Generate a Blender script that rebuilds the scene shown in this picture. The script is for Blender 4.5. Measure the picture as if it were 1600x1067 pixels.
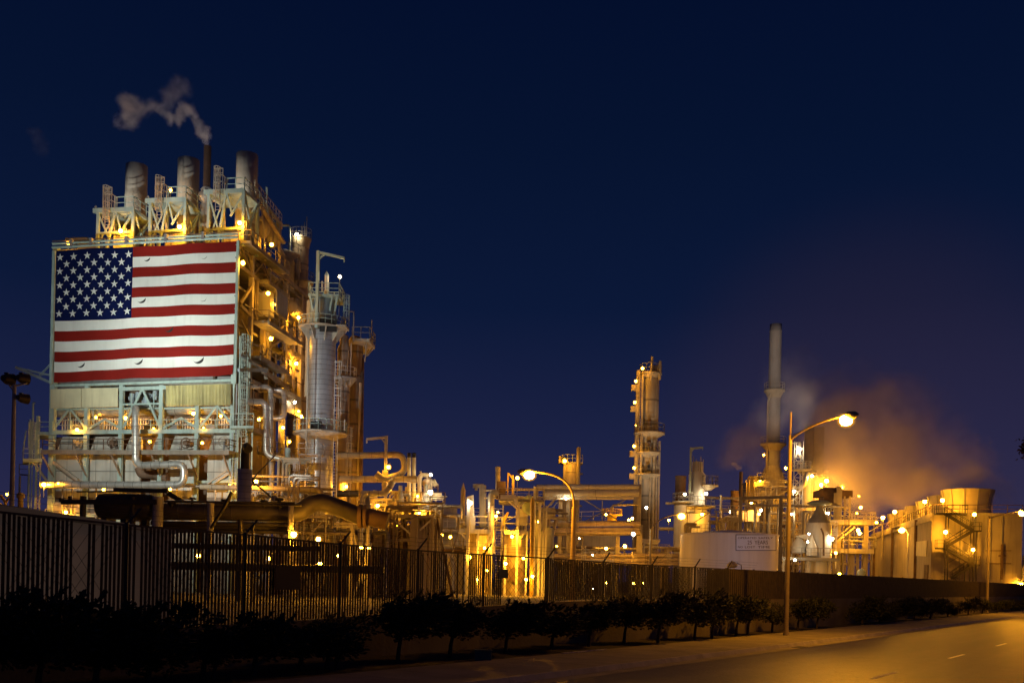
import bpy, math, random
from mathutils import Vector, Matrix

# ------------------------------------------------------------------ scene
for o in list(bpy.data.objects):
    bpy.data.objects.remove(o)
SC = bpy.context.scene
COL = SC.collection
random.seed(11)
FOC, CX, HY, EYE = 1556.0, 800.0, 904.0, 2.5      # lens in photo pixels, horizon row, eye height
RS = 0.0227
RC = math.sqrt(1 - RS * RS)
V = Vector


def ray(px, py):
    du, dv = (px - CX) / FOC, (HY - py) / FOC
    return du * RC - dv * RS, du * RS + dv * RC


def P(px, py, Y):
    k, m = ray(px, py)
    return V((Y * k, Y, EYE + Y * m))


def ZP(p, py):
    """height of a point above plan position p that is seen at row py"""
    dv = (HY - py) / FOC
    du = (p[0] / p[1] + dv * RS) / RC
    return EYE + p[1] * (du * RS + dv * RC)


class Plane:
    """vertical plane through (x, y) with plan normal (nx, ny)"""
    def __init__(s, x, y, nx, ny):
        l = math.hypot(nx, ny)
        s.n = (nx / l, ny / l)
        s.d = x * s.n[0] + y * s.n[1]

    def __call__(s, px, py, off=0.0):
        k, m = ray(px, py)
        Y = (s.d + off) / (k * s.n[0] + s.n[1])
        return V((Y * k, Y, EYE + Y * m))


# ------------------------------------------------------------------ materials
MATS = {}


def mat(name, col, rough=0.6, metal=0.0, var=0.25, scale=0.6, streak=0.0, band=0.0, rust=None, bump=0.0, seam=0.0):
    m = bpy.data.materials.new(name)
    m.use_nodes = True
    nt = m.node_tree
    N, L = nt.nodes, nt.links
    b = N['Principled BSDF']
    b.inputs['Roughness'].default_value = rough
    b.inputs['Metallic'].default_value = metal
    geo = N.new('ShaderNodeNewGeometry')
    noi = N.new('ShaderNodeTexNoise')
    noi.inputs['Scale'].default_value = scale
    noi.inputs['Detail'].default_value = 6
    L.new(geo.outputs['Position'], noi.inputs['Vector'])
    ramp = N.new('ShaderNodeValToRGB')
    e = ramp.color_ramp.elements
    e[0].position, e[1].position = 0.3, 0.7
    e[0].color = (*[c * (1 - var) for c in col], 1)
    e[1].color = (*[min(1, c * (1 + var * .6)) for c in col], 1)
    L.new(noi.outputs['Fac'], ramp.inputs['Fac'])
    out = ramp.outputs['Color']

    def mix(fac, colB, src):
        mx = N.new('ShaderNodeMix')
        mx.data_type = 'RGBA'
        L.new(fac, mx.inputs['Factor'])
        L.new(src, mx.inputs['A'])
        mx.inputs['B'].default_value = (*colB, 1)
        return mx.outputs['Result']

    def math_(op, a, bb=None):
        q = N.new('ShaderNodeMath')
        q.operation = op
        for i, s in enumerate((a, bb)):
            if s is None:
                continue
            if isinstance(s, (int, float)):
                q.inputs[i].default_value = s
            else:
                L.new(s, q.inputs[i])
        return q.outputs[0]
    if streak or rust:
        mp = N.new('ShaderNodeMapping')
        mp.inputs['Scale'].default_value = (1.6, 1.6, 0.12)
        L.new(geo.outputs['Position'], mp.inputs['Vector'])
        n2 = N.new('ShaderNodeTexNoise')
        n2.inputs['Scale'].default_value = 1.3
        n2.inputs['Detail'].default_value = 5
        L.new(mp.outputs['Vector'], n2.inputs['Vector'])
        r2 = N.new('ShaderNodeValToRGB')
        r2.color_ramp.elements[0].position, r2.color_ramp.elements[1].position = 0.5, 0.78
        L.new(n2.outputs['Fac'], r2.inputs['Fac'])
        f = math_('MULTIPLY', r2.outputs['Color'], streak or 0.5)
        out = mix(f, rust or (.12, .07, .035), out)
    if band or seam:
        sp = N.new('ShaderNodeSeparateXYZ')
        L.new(geo.outputs['Position'], sp.inputs[0])
        if band:
            q = math_('DIVIDE', sp.outputs['Z'], band)
            wn = N.new('ShaderNodeTexWhiteNoise')
            wn.noise_dimensions = '1D'
            L.new(math_('FLOOR', q), wn.inputs['W'])
            f = math_('LESS_THAN', math_('FRACT', q), 0.09)
            out = mix(math_('MULTIPLY', wn.outputs['Value'], 0.22), [c * .45 for c in col], out)
            out = mix(math_('MULTIPLY', f, .6), (.05, .05, .055), out)
        if seam:
            for ax, st in (('X', seam), ('Z', seam * 1.9)):
                f = math_('LESS_THAN', math_('FRACT', math_('DIVIDE', sp.outputs[ax], st)), 0.035)
                out = mix(math_('MULTIPLY', f, .75), [c * .25 for c in col], out)
    L.new(out, b.inputs['Base Color'])
    if bump:
        bp = N.new('ShaderNodeBump')
        bp.inputs['Strength'].default_value = bump
        bp.inputs['Distance'].default_value = .05
        n3 = N.new('ShaderNodeTexNoise')
        n3.inputs['Scale'].default_value = 9
        n3.inputs['Detail'].default_value = 8
        L.new(geo.outputs['Position'], n3.inputs['Vector'])
        L.new(n3.outputs['Fac'], bp.inputs['Height'])
        L.new(bp.outputs['Normal'], b.inputs['Normal'])
    MATS[name] = m
    return m


def emit(name, col, strength):
    m = bpy.data.materials.new(name)
    m.use_nodes = True
    nt = m.node_tree
    nt.nodes.remove(nt.nodes['Principled BSDF'])
    e = nt.nodes.new('ShaderNodeEmission')
    e.inputs['Color'].default_value = (*col, 1)
    e.inputs['Strength'].default_value = strength
    nt.links.new(e.outputs[0], nt.nodes['Material Output'].inputs['Surface'])
    m.cycles.emission_sampling = 'FRONT'
    return m


WEATH = mat('weathered_steel', (.27, .225, .175), .6, 0, .35, .8, streak=.5)
STEEL = mat('green_grey_steel', (.42, .55, .51), .5, 0, .2, .8, streak=.35)
BEIGE = mat('beige_steel', (.50, .45, .36), .55, 0, .25, .8, streak=.5)
CREAM = mat('cream_cladding', (.76, .71, .46), .6, 0, .12, .5, streak=.35, rust=(.25, .21, .12))
PANEL = mat('firebox_panel', (.60, .58, .52), .55, 0, .22, .5, streak=.4, seam=1.9)
ALU = mat('aluminium_jacket', (.55, .56, .58), .38, .5, .2, .9, streak=.25, band=.62, bump=.15)
ALUP = mat('aluminium_pipe', (.52, .51, .47), .34, .5, .3, 1.2, streak=.2, bump=.2)
SEAM = mat('jacket_band', (.12, .11, .1), .5, .3)
CONC = mat('stack_concrete', (.50, .47, .40), .8, 0, .15, .4, streak=.22, rust=(.25, .22, .18))
RUSTY = mat('rusty_steel', (.16, .10, .065), .75, 0, .4, .9, streak=.3)
DARKP = mat('dark_pipe_paint', (.03, .027, .027), .55, 0, .35, .8, bump=.1)
BLACK = mat('black_steel', (.018, .016, .016), .6)
GREYS = mat('grey_steel', (.28, .28, .29), .5, .1, .25, .8, streak=.35)
WHITE = mat('white_paint', (.68, .67, .64), .5, 0, .12, .4, streak=.3)
PINK = mat('buff_column_paint', (.46, .38, .31), .6, 0, .25, .6, streak=.5, band=2.6)
DECK = mat('grating_deck', (.30, .29, .25), .7, .1, .3, 1.5, streak=.3)
TAN = mat('tan_wall', (.46, .40, .29), .8, 0, .2, .25, streak=.5)
BLUEG = mat('blue_grey_paint', (.30, .38, .44), .5, 0, .2, .7, streak=.3)
YEL = mat('yellow_paint', (.62, .42, .06), .5, 0, .2, .7, streak=.3)
BRICK = mat('stained_furnace_shell', (.42, .34, .22), .7, 0, .4, .8, streak=.6)
SOD = emit('sodium_glow', (1, .40, .018), 190)
SODB = emit('sodium_glow_bright', (1, .41, .02), 380)
SODS = emit('sodium_glow_street', (1, .37, .012), 1750)
SODY = emit('sodium_glow_yard', (1, .39, .018), 1050)
HAL = emit('metal_halide_glow', (1, .76, .42), 200)


def glow_shell_mat(name, col, strength):  # see-through emissive shell that draws a halo of glow round a bulb
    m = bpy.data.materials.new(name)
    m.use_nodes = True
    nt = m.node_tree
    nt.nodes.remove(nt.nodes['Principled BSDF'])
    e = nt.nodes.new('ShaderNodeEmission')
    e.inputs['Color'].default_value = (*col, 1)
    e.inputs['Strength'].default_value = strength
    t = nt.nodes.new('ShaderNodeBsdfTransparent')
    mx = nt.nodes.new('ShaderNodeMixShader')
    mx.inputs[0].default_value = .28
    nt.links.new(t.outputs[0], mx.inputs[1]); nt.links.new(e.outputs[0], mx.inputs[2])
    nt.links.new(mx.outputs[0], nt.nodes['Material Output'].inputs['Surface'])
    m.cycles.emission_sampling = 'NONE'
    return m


GLOW_S = glow_shell_mat('amber_glow_shell', (1, .42, .03), 1.1)
GLOW_H = glow_shell_mat('pale_glow_shell', (1, .72, .36), .9)
RED = emit('red_marker_glow', (1, .02, .01), 14)

# ------------------------------------------------------------------ mesh builder
ORG = {}


class M:
    def __init__(s):
        s.v, s.f, s.mi, s.sm = [], [], [], []

    def face(s, idx, mi=0, sm=False):
        s.f.append(tuple(idx)); s.mi.append(mi); s.sm.append(sm)

    def add(s, pts):
        n = len(s.v)
        s.v += [V(p) for p in pts]
        return n

    def quad(s, a, b, c, d, mi=0):
        n = s.add((a, b, c, d))
        s.face((n, n + 1, n + 2, n + 3), mi)

    def hexa(s, p, mi=0):
        n = s.add(p)
        for q in ((0, 3, 2, 1), (4, 5, 6, 7), (0, 1, 5, 4), (1, 2, 6, 5), (2, 3, 7, 6), (3, 0, 4, 7)):
            s.face([n + i for i in q], mi)
        return s

    def box(s, c, sx, sy, sz, rot=0.0, mi=0):
        """box centred on c in plan, c.z the centre height"""
        c = V(c)
        ca, sa = math.cos(rot), math.sin(rot)
        p = []
        for z in (-sz / 2, sz / 2):
            for x, y in ((-1, -1), (1, -1), (1, 1), (-1, 1)):
                x, y = x * sx / 2, y * sy / 2
                p.append(c + V((x * ca - y * sa, x * sa + y * ca, z)))
        return s.hexa(p, mi)

    def bar(s, a, b, w, h=None, mi=0):
        """beam from a to b, w across in plan, h along its own up"""
        a, b = V(a), V(b)
        h = h or w
        d = (b - a)
        if d.length < 1e-4:
            return s
        d.normalize()
        up = V((0, 0, 1)) if abs(d.z) < .97 else V((0.156, .988, 0))
        x = d.cross(up).normalized()
        u = x.cross(d).normalized()
        x, u = x * w / 2, u * h / 2
        return s.hexa([a - x - u, a + x - u, a + x + u, a - x + u, b - x - u, b + x - u, b + x + u, b - x + u], mi)

    def slab(s, pts, t, mi=0):
        """flat plate: polygon pts (top) with thickness t downward"""
        k = len(pts)
        n = s.add(list(pts) + [V(p) - V((0, 0, t)) for p in pts])
        s.face(range(n, n + k), mi)
        s.face(range(n + 2 * k - 1, n + k - 1, -1), mi)
        for i in range(k):
            j = (i + 1) % k
            s.face((n + i, n + k + i, n + k + j, n + j), mi)
        return s

    def sheet(s, a, b, c, d, t, nrm, mi=0):
        """plate with corners a b c d, thickness t away along -nrm"""
        q = V(nrm) * t
        return s.hexa([V(a) - q, V(b) - q, V(c) - q, V(d) - q, a, b, c, d], mi)

    def sweep(s, pts, rad, n=10, mi=0, caps=True):
        pts = [V(p) for p in pts]
        k = len(pts)
        rad = rad if isinstance(rad, (list, tuple)) else [rad] * k
        t0 = (pts[1] - pts[0]).normalized()
        x = t0.orthogonal().normalized()
        if abs(t0.z) > .9:
            x = V((1, 0, 0)) - t0 * t0.x
            x.normalize()
        base = None
        rings = []
        for i, p in enumerate(pts):
            t = (pts[min(i + 1, k - 1)] - pts[max(i - 1, 0)]).normalized()
            x = (x - t * x.dot(t)).normalized()
            y = t.cross(x)
            rings.append([p + (x * math.cos(2 * math.pi * j / n) + y * math.sin(2 * math.pi * j / n)) * rad[i] for j in range(n)])
        for r in rings:
            q = s.add(r)
            base = q if base is None else base
        for i in range(k - 1):
            for j in range(n):
                a, b = base + i * n + j, base + i * n + (j + 1) % n
                s.face((a, b, b + n, a + n), mi, True)
        if caps:
            q = s.add(rings[0]); s.face(range(q + n - 1, q - 1, -1), mi)
            q = s.add(rings[-1]); s.face(range(q, q + n), mi)
        return s

    def cyl(s, a, b, r, r2=None, n=10, mi=0, caps=True):
        return s.sweep([a, b], [r, r if r2 is None else r2], n, mi, caps)

    def tube(s, pts, r, n=10, bend=None, mi=0, band=0, bmi=1, caps=True):
        pts = [V(p) for p in pts]
        bend = bend or r * 2.2
        q = [pts[0]]
        for i in range(1, len(pts) - 1):
            a, b, c = pts[i - 1], pts[i], pts[i + 1]
            d1, d2 = (a - b), (c - b)
            e = min(bend, d1.length * .48, d2.length * .48)
            p1, p2 = b + d1.normalized() * e, b + d2.normalized() * e
            for j in range(6):
                t = j / 5
                q.append(p1 * (1 - t) ** 2 + b * 2 * t * (1 - t) + p2 * t * t)
        q.append(pts[-1])
        s.sweep(q, r, n, mi, caps)
        if band:
            for a, b in zip(q, q[1:]):
                l = (b - a).length
                if l > band * .6:
                    d = (b - a).normalized()
                    for j in range(int(l / band) + 1):
                        c = a + d * (j * band + .02)
                        s.cyl(c, c + d * .05, r * 1.035, n=n, mi=bmi, caps=True)
        return s

    def lathe(s, c, prof, n=20, mi=0, a0=0.0, a1=2 * math.pi):
        c = V(c)
        full = abs(a1 - a0 - 2 * math.pi) < 1e-5
        m = n if full else n + 1
        base = len(s.v)
        for r, z in prof:
            s.add([c + V((r * math.cos(a0 + (a1 - a0) * j / n), r * math.sin(a0 + (a1 - a0) * j / n), z)) for j in range(m)])
        for i in range(len(prof) - 1):
            for j in range(n):
                a, b = base + i * m + j, base + i * m + (j + 1) % m
                s.face((a, b, b + m, a + m), mi, abs(prof[i + 1][1] - prof[i][1]) > 1e-4)
        return s

    def ball(s, c, r, mi=0, n=8):
        return s.lathe(c, [(r * math.cos(t), r * math.sin(t)) for t in [(-.5 + i / 6) * math.pi for i in range(7)]], n, mi)

    def rail(s, pts, h=1.1, step=1.5, w=.07, mi=0, closed=False):
        pts = [V(p) for p in pts]
        if closed:
            pts.append(pts[0])
        up = V((0, 0, 1))
        for a, b in zip(pts, pts[1:]):
            l = (b - a).length
            k = max(1, round(l / step))
            for j in range(k + 1):
                p = a.lerp(b, j / k)
                s.bar(p, p + up * h, w, mi=mi)
            s.bar(a + up * h, b + up * h, w, mi=mi)
            s.bar(a + up * h * .52, b + up * h * .52, w * .8, mi=mi)
        return s

    def ladder(s, a, b, w=.5, side=(1, 0, 0), cage=True, mi=0):
        a, b, sd = V(a), V(b), V(side).normalized() * w / 2
        s.bar(a - sd, b - sd, .07, mi=mi); s.bar(a + sd, b + sd, .07, mi=mi)
        l = (b - a).length
        d = (b - a) / l
        for j in range(int(l / .4)):
            p = a + d * (.2 + .4 * j)
            s.bar(p - sd, p + sd, .04, mi=mi)
        if cage:
            out = V(side).normalized().cross(V((0, 0, 1)))
            if out.y > 0:
                out = -out
            pts = []
            for j in range(int(l / 1.0)):
                c = a + d * (l - .05 - j * 1.0)
                arc = [c + V(side).normalized() * .42 * math.cos(t) + out * .75 * math.sin(t) for t in [math.pi * i / 6 for i in range(7)]]
                for p, q in zip(arc, arc[1:]):
                    s.bar(p, q, .05, mi=mi)
                pts.append(arc)
            if len(pts) > 1:
                for i in (1, 2, 3, 4, 5):
                    s.bar(pts[0][i], pts[-1][i], .045, mi=mi)
        return s

    def build(s, name, mats, parent=None):
        me = bpy.data.meshes.new(name)
        if parent is not None:
            org = ORG[parent.name]
        else:
            xs = [p.x for p in s.v]; ys = [p.y for p in s.v]
            org = V(((min(xs) + max(xs)) / 2, (min(ys) + max(ys)) / 2, min(p.z for p in s.v)))
        me.from_pydata([tuple(p - org) for p in s.v], [], s.f)
        for m in (mats if isinstance(mats, (list, tuple)) else [mats]):
            me.materials.append(m)
        me.polygons.foreach_set('material_index', s.mi)
        me.polygons.foreach_set('use_smooth', s.sm)
        me.update()
        o = bpy.data.objects.new(name, me)
        COL.objects.link(o)
        ORG[o.name] = org
        if parent is not None:
            o.parent = parent
        else:
            o.location = org
        return o


def tag(o, label=None, cat=None, group=None, kind=None):
    for k, v in (('label', label), ('category', cat), ('group', group), ('kind', kind)):
        if v:
            o[k] = v
    return o


def thing(name, label, cat, loc, group=None):
    o = bpy.data.objects.new(name, None)
    o.empty_display_size = .3
    o.location = V(loc)
    COL.objects.link(o)
    ORG[o.name] = V(loc)
    return tag(o, label, cat, group)


def ground(p):
    return V((p[0], p[1], 0))


def at(p, z):
    return V((p[0], p[1], z))


# ------------------------------------------------------------------ lamps
BULBS = {}


def bulb_mesh(r, m):
    key = (round(r, 2), m.name)
    if key not in BULBS:
        b = M()
        b.lathe((0, 0, 0), [(r * math.cos(t) + .001, r * math.sin(t)) for t in [(-.5 + i / 5) * math.pi for i in range(6)]], 8)
        me = bpy.data.meshes.new('bulb')
        me.from_pydata([tuple(p) for p in b.v], [], b.f)
        me.materials.append(m)
        for q in me.polygons:
            q.use_smooth = True
        BULBS[key] = me
    return BULBS[key]


def lamp(px, py, Y, label, pole=1.6, r=None, m=None, side=0.0, plane=None, off=0.0):
    """plant lamp: bulb under a cap on a pole; pole>0 stands below the bulb, side>0 arm to the side"""
    p = plane(px, py, off) if plane else P(px, py, Y)
    r = (r or .0026 * p.y * .9) * .62
    m = m or SOD
    base = p - V((side, 0, pole))
    t = thing('plant_lamp', label, 'lamp', base, 'lamps around the refinery')
    s = M()
    pw = max(.05, r * .22)
    if pole > 0:
        s.tube([base, at(base, p.z + r * 1.5)] + ([p + V((0, 0, r * 1.5))] if side else []), pw, 6, bend=.2)
    else:
        s.bar(p + V((0, 0, r * 1.4)), p + V((side or .1, .8, r * 1.4 + .3)), pw * 1.5)
    s.build('pole' if pole > 0 else 'bracket', GREYS, t)
    c = M()
    c.lathe(p + V((0, 0, r * .75)), [(.01, r * .9), (r * .5, r * .75), (r * .95, r * .1), (r * .9, 0)], 8)
    c.build('cap', GREYS, t)
    b = bpy.data.objects.new('bulb', bulb_mesh(r, m))
    COL.objects.link(b)
    b.parent = t
    b.location = p - base
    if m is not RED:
        g = bpy.data.objects.new('glow_shell', bulb_mesh(r * 1.75, GLOW_H if m is HAL else GLOW_S))  # halo round the bulb, drawn as a shell
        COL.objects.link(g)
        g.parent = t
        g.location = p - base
    return t
# ------------------------------------------------------------------ heater building with the flag
PHI = math.radians(9)
VB = V((math.sin(PHI), math.cos(PHI), 0))          # depth direction
UR = V((math.cos(PHI), -math.sin(PHI), 0))         # to the right along the front
C0 = P(366, 600, 118)
FPl = Plane(C0.x, C0.y, -VB.x, -VB.y)              # front, off towards the viewer
SPl = Plane(C0.x, C0.y, UR.x, UR.y)                # right side, off outwards


def FP(px, py, off=0.0):
    return FPl(px, py, off)


def SP(px, py, off=0.0):
    return SPl(px, py, off)


def hgt(px, py):                                    # height of the front plane point
    return FP(px, py).z


BLD = thing('heater_building', 'tall open steel heater structure with walkways behind the big flag', 'industrial building', ground(C0 - UR * 11 + VB * 10))


def part(name, m, mt, parent=BLD):
    return m.build(name, mt, parent)


BACKD = 21.0
# columns of the front
for px in (83, 136, 190, 252.5, 309, 364):
    p = FP(px, 640)
    w = .62 if px == 83 else .48
    top = hgt(px, 602) if px not in (83, 364) else hgt(px, 388)
    part('column', M().bar(ground(p), at(p, top), w), STEEL)
    q = p + VB * BACKD
    part('column', M().bar(ground(q), at(q, hgt(200, 385)), w), BEIGE)
# side columns
for t in (.2, .45, .72):
    q = C0 + VB * BACKD * t
    part('column', M().bar(ground(q), at(q, hgt(364, 382)), .5), BEIGE)
# front beams
for y0, y1, h, o in ((603, 594, .3, 0), (611.5, 602, .42, .1), (675.5, 673, .5, .25), (640, 637, .2, -.3), (756, 752, .3, 0), (806, 801, .4, 0)):
    part('beam', M().bar(FP(81, y0, o), FP(368, y1, o), .3, h), STEEL)
part('beam', M().bar(FP(185, 632, .15), FP(253, 630.5, .15), .2, .22), STEEL)
# inverted V braces
for a, b, c in (((84, 670), (109.5, 638), (134, 669)), ((137, 671), (164, 655), (188, 669)), ((193, 668), (222.5, 607), (251, 669)),
                ((255, 669), (283, 653), (307, 668)), ((311, 669), (339.5, 634), (362, 663))):
    part('brace', M().bar(FP(*a, .05), FP(*b, .05), .16, .26), STEEL)
    part('brace', M().bar(FP(*b, .05), FP(*c, .05), .16, .26), STEEL)
for px, y0, y1 in ((110, 640, 672), (146, 640, 660), (340, 636, 672), (206, 614, 640), (241, 612, 640)):
    p = FP(px, y0, .05)
    part('post', M().bar(at(p, ZP(p, y0)), at(p, ZP(p, y1)), .12), STEEL)
# cream panels under the flag
for (x0, yt0, yb0, x1, yt1, yb1) in ((79, 608, 638, 126.6, 606.6, 636.8), (127.6, 606.4, 636.8, 184, 606, 635.5)):
    part('cladding_panel', M().sheet(FP(x0, yb0, .75), FP(x1, yb1, .75), FP(x1, yt1, .75), FP(x0, yt0, .75), .12, -VB), CREAM)
cor = M()
NR = 46
for i in range(NR):
    f0, f1 = i / NR, (i + 1) / NR
    for (g0, g1, o0, o1) in ((f0, (f0 + f1) / 2, .6, .75), ((f0 + f1) / 2, f1, .75, .6)):
        l = lambda a, b, g: a + (b - a) * g
        a = FP(l(259, 361, g0), l(634.5, 632.5, g0), o0); b = FP(l(259, 361, g1), l(634.5, 632.5, g1), o1)
        c = FP(l(259, 361, g1), l(602.5, 599.5, g1), o1); d = FP(l(259, 361, g0), l(602.5, 599.5, g0), o0)
        cor.hexa([a, b, b + VB * .08, a + VB * .08, d, c, c + VB * .08, d + VB * .08])
part('cladding_panel', cor, mat('corrugated_cream', (.72, .67, .38), .6, 0, .2, .6, streak=.75, rust=(.2, .17, .08)))
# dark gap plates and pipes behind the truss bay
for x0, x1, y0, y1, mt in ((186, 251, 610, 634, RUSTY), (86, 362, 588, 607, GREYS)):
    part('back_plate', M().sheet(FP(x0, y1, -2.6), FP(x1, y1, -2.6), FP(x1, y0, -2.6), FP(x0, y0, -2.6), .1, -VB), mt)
for (x, y) in ((207, 622), (216, 620), (232, 622), (243, 618), (228, 628)):
    part('valve', M().cyl(FP(x, y + 7, -1.2), FP(x, y - 7, -1.2), .35, n=8).cyl(FP(x - 5, y, -1.2), FP(x + 5, y, -1.2), .28, n=8), BLUEG)
# header pipe and the radiant tube bank
part('header_pipe', M().tube([FP(87, 644, -1.6), FP(362, 639, -1.6)], .62, 12, band=3.2), [ALUP, SEAM])
tb = M()
for i in range(64):
    px = 98 + i * 4.08
    p = FP(px, 655, -2.6)
    tb.cyl(at(p, hgt(px, 675)), at(p, hgt(px, 648)), .105, n=7)
for y in (655, 663):
    tb.bar(FP(96, y + 1.5, -2.4), FP(360, y - 1, -2.4), .1, .1)
part('tube_bank', tb, mat('heater_tubes', (.55, .50, .44), .4, .2, .3, 1.5))
part('back_wall', M().sheet(FP(104, 680, -3.4), FP(361, 676, -3.4), FP(361, 640, -3.4), FP(104, 644, -3.4), .15, -VB), mat('tube_bank_backing', (.22, .16, .11), .7, 0, .4, .9))
for px in (122, 152, 232, 272, 330):
    p = FP(px, 668, -.9)
    part('junction_box', M().box(at(p, hgt(px, 670)), 1.0, .6, 1.1, -PHI).cyl(at(p, hgt(px, 666)), at(p, hgt(px, 660)), .14, n=6), GREYS)
# deck A with railing
part('deck', M().slab([at(FP(85, 676), 18.2), at(FP(368, 673), 18.2), at(FP(368, 673) + VB * 4, 18.2), at(FP(85, 676) + VB * 4, 18.2)][:4], .25), DECK) if False else None
zA = hgt(225, 673)
pa, pb = FP(84, 674), FP(366, 672)
part('deck', M().slab([at(pa, zA), at(pb, zA), at(pb + VB * 4.2, zA), at(pa + VB * 4.2, zA)], .2), DECK)
ra, rb = FP(88, 660, .35), FP(362, 660, .35)
part('railing', M().rail([at(ra, zA), at(rb, zA)], 1.25, 2.0, .07), STEEL)
# firebox wall panels, two levels, with recesses between
for x0, x1, yt, yb in ((87, 134, 679, 806), (139, 188, 679, 806), (193.5, 219, 679, 806), (235, 248, 679, 806), (263, 306, 678, 806), (324, 361, 677, 806)):
    a, b = FP(x0, 740, -1.1), FP(x1, 740, -1.1)
    zt, zb = hgt(x0, yt), hgt(x0, 705)
    zs = hgt(x0, 776)
    part('firebox_wall', M().hexa([at(a, zs + .02), at(b, zs + .02), at(b + VB * .3, zs + .02), at(a + VB * .3, zs + .02), at(a, zb), at(b, zb), at(b + VB * .3, zb), at(a + VB * .3, zb)]), PANEL)
    part('base_wall', M().hexa([at(a, 0), at(b, 0), at(b + VB * .3, 0), at(a + VB * .3, 0), at(a, zs), at(b, zs), at(b + VB * .3, zs), at(a + VB * .3, zs)]), WEATH)  # darker wall foot: weaker light low down is put into the colour
    part('firebox_wall', M().hexa([at(a, zb + .02), at(b, zb + .02), at(b + VB * .5, zb), at(a + VB * .5, zb), at(a + VB * .5 + UR * .5, zt), at(b + VB * .5 - UR * .25, zt), at(b + VB * .9 - UR * .25, zt), at(a + VB * .9 + UR * .5, zt)]), PANEL)
a, b = FP(85, 740, -3.2), FP(364, 740, -3.2)
part('back_wall', M().hexa([at(a, 0), at(b, 0), at(b + VB * .3, 0), at(a + VB * .3, 0), at(a, zA - .3), at(b, zA - .3), at(b + VB * .3, zA - .3), at(a + VB * .3, zA - .3)]), RUSTY)
# burners with handwheels
for px, py in ((121, 693), (175, 691), (290, 692), (349, 690)):
    c = FP(px, py, .1)
    b = M()
    for k in range(10):
        t0, t1 = k * math.pi / 5, (k + 1) * math.pi / 5
        f = lambda t: c + UR * .62 * math.cos(t) + V((0, 0, .62 * math.sin(t)))
        b.bar(f(t0), f(t1), .1)
        if k % 2 == 0:
            b.bar(c, f(t0), .07)
    b.cyl(c - VB * .15, c + VB * 1.3, .3, .38, 10)
    part('burner', b, RUSTY if px in (175, 290) else BEIGE)
# walkway B, sticking out in front
zB = hgt(225, 707)
wa, wb = FP(66, 712, 2.6), FP(358, 708, 2.6)
part('walkway', M().slab([at(wa, zB), at(wb, zB), at(wb + VB * 3, zB), at(wa + VB * 3, zB)], .22), DECK)
part('beam', M().bar(at(wa, zB - .3), at(wb, zB - .3), .2, .5), WEATH)  # darker steel stands in for shade under the walkway
part('railing', M().rail([at(wa + VB * 2.6, zB), at(wa, zB), at(wb, zB), at(wb + VB * 2.6, zB)], 1.25, 1.9, .08), RUSTY)
for px in (84, 136, 190, 252, 309, 362):
    p = FP(px, 730, 0)
    part('bracket', M().bar(at(p, zB - 3.0), at(p - VB * 2.5, zB - .4), .16), WEATH)
part('brace', M().bar(FP(84, 722, .2), FP(122, 750, .2), .35), BEIGE)
part('brace', M().bar(FP(324, 756, .2), FP(356, 734, .2), .16), BEIGE)
part('brace', M().bar(FP(330, 758, .4), FP(362, 737, .4), .16), BEIGE)
for x0, x1, y in ((217, 252, 737), (243, 262, 742)):
    part('duct', M().tube([FP(x0, y - 6, -.4), FP(x0 + 4, y + 4, -.4), FP(x1, y + 4, -.4)], .55, 10), RUSTY)
# ground-level flat yellow-lit pipe rail
part('service_pipe', M().tube([FP(66, 762, 1.2), FP(352, 759, 1.2)], .13, 7), ALUP)
for px in (97, 112, 150, 196, 276, 300, 336):
    p = FP(px, 790, .4)
    part('drop_pipe', M().cyl(at(p, hgt(px, 830)), at(p, hgt(px, 762)), .1, n=6), BEIGE)
for px in (92, 128, 176, 214, 330):
    p = FP(px, 790, -.4)
    part('cabinet', M().box(at(p, hgt(px, 797)), 1.6, .7, 2.0, -PHI).box(at(p, hgt(px, 797)) - VB * .37, 1.3, .06, 1.7, -PHI), BEIGE)
part('railing', M().rail([FP(70, 812, 1.5), FP(362, 807, 1.5)], 1.3, 2.4, .07), BEIGE)
# end walkways on the left, with ladders
zc = hgt(70, 676)
part('platform', M().slab([at(FP(60, 676, .8), zc), at(FP(84, 676, .8), zc), at(FP(84, 676, -3), zc), at(FP(60, 676, -3), zc)], .4), STEEL)
part('railing', M().rail([at(FP(82, 676, .8), zc), at(FP(61, 676, .8), zc), at(FP(61, 676, -3), zc)], 1.2, 1.2, .08), STEEL)
zd = hgt(48, 718)
part('platform', M().slab([at(FP(35.5, 718, 1.2), zd), at(FP(66, 718, 1.2), zd), at(FP(66, 718, -2), zd), at(FP(35.5, 718, -2), zd)], .4), STEEL)
part('railing', M().rail([at(FP(66, 718, 1.2), zd), at(FP(36, 718, 1.2), zd), at(FP(36, 718, -2), zd)], 1.2, 1.1, .08), STEEL)
for px, y0, y1, w in ((46, 655, 830, .14), (50.5, 655, 810, .1), (56.5, 650, 800, .14), (63, 700, 800, .12), (58.5, 650, 718, .3)):
    p = FP(px, 720, .6)
    part('post', M().bar(at(p, max(0, ZP(p, y1))), at(p, ZP(p, y0)), w), STEEL)
part('ladder', M().ladder(at(FP(60, 760, .9), 2.5), at(FP(60, 760, .9), zd), .45, UR, False), BEIGE)
part('ladder', M().ladder(at(FP(52, 690, 1.0), zd), at(FP(52, 690, 1.0), zc + 1.1), .5, UR, True), STEEL)
part('brace', M().bar(FP(41, 672, .8), FP(36, 705, .8), .12), STEEL)
part('brace', M().bar(FP(52, 722, .4), FP(74, 752, .2), .25), BEIGE)
part('lamp_post', M().tube([FP(51, 676, 0), FP(52, 629, 0), FP(54.5, 630, 0)], .12, 6), STEEL)
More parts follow.
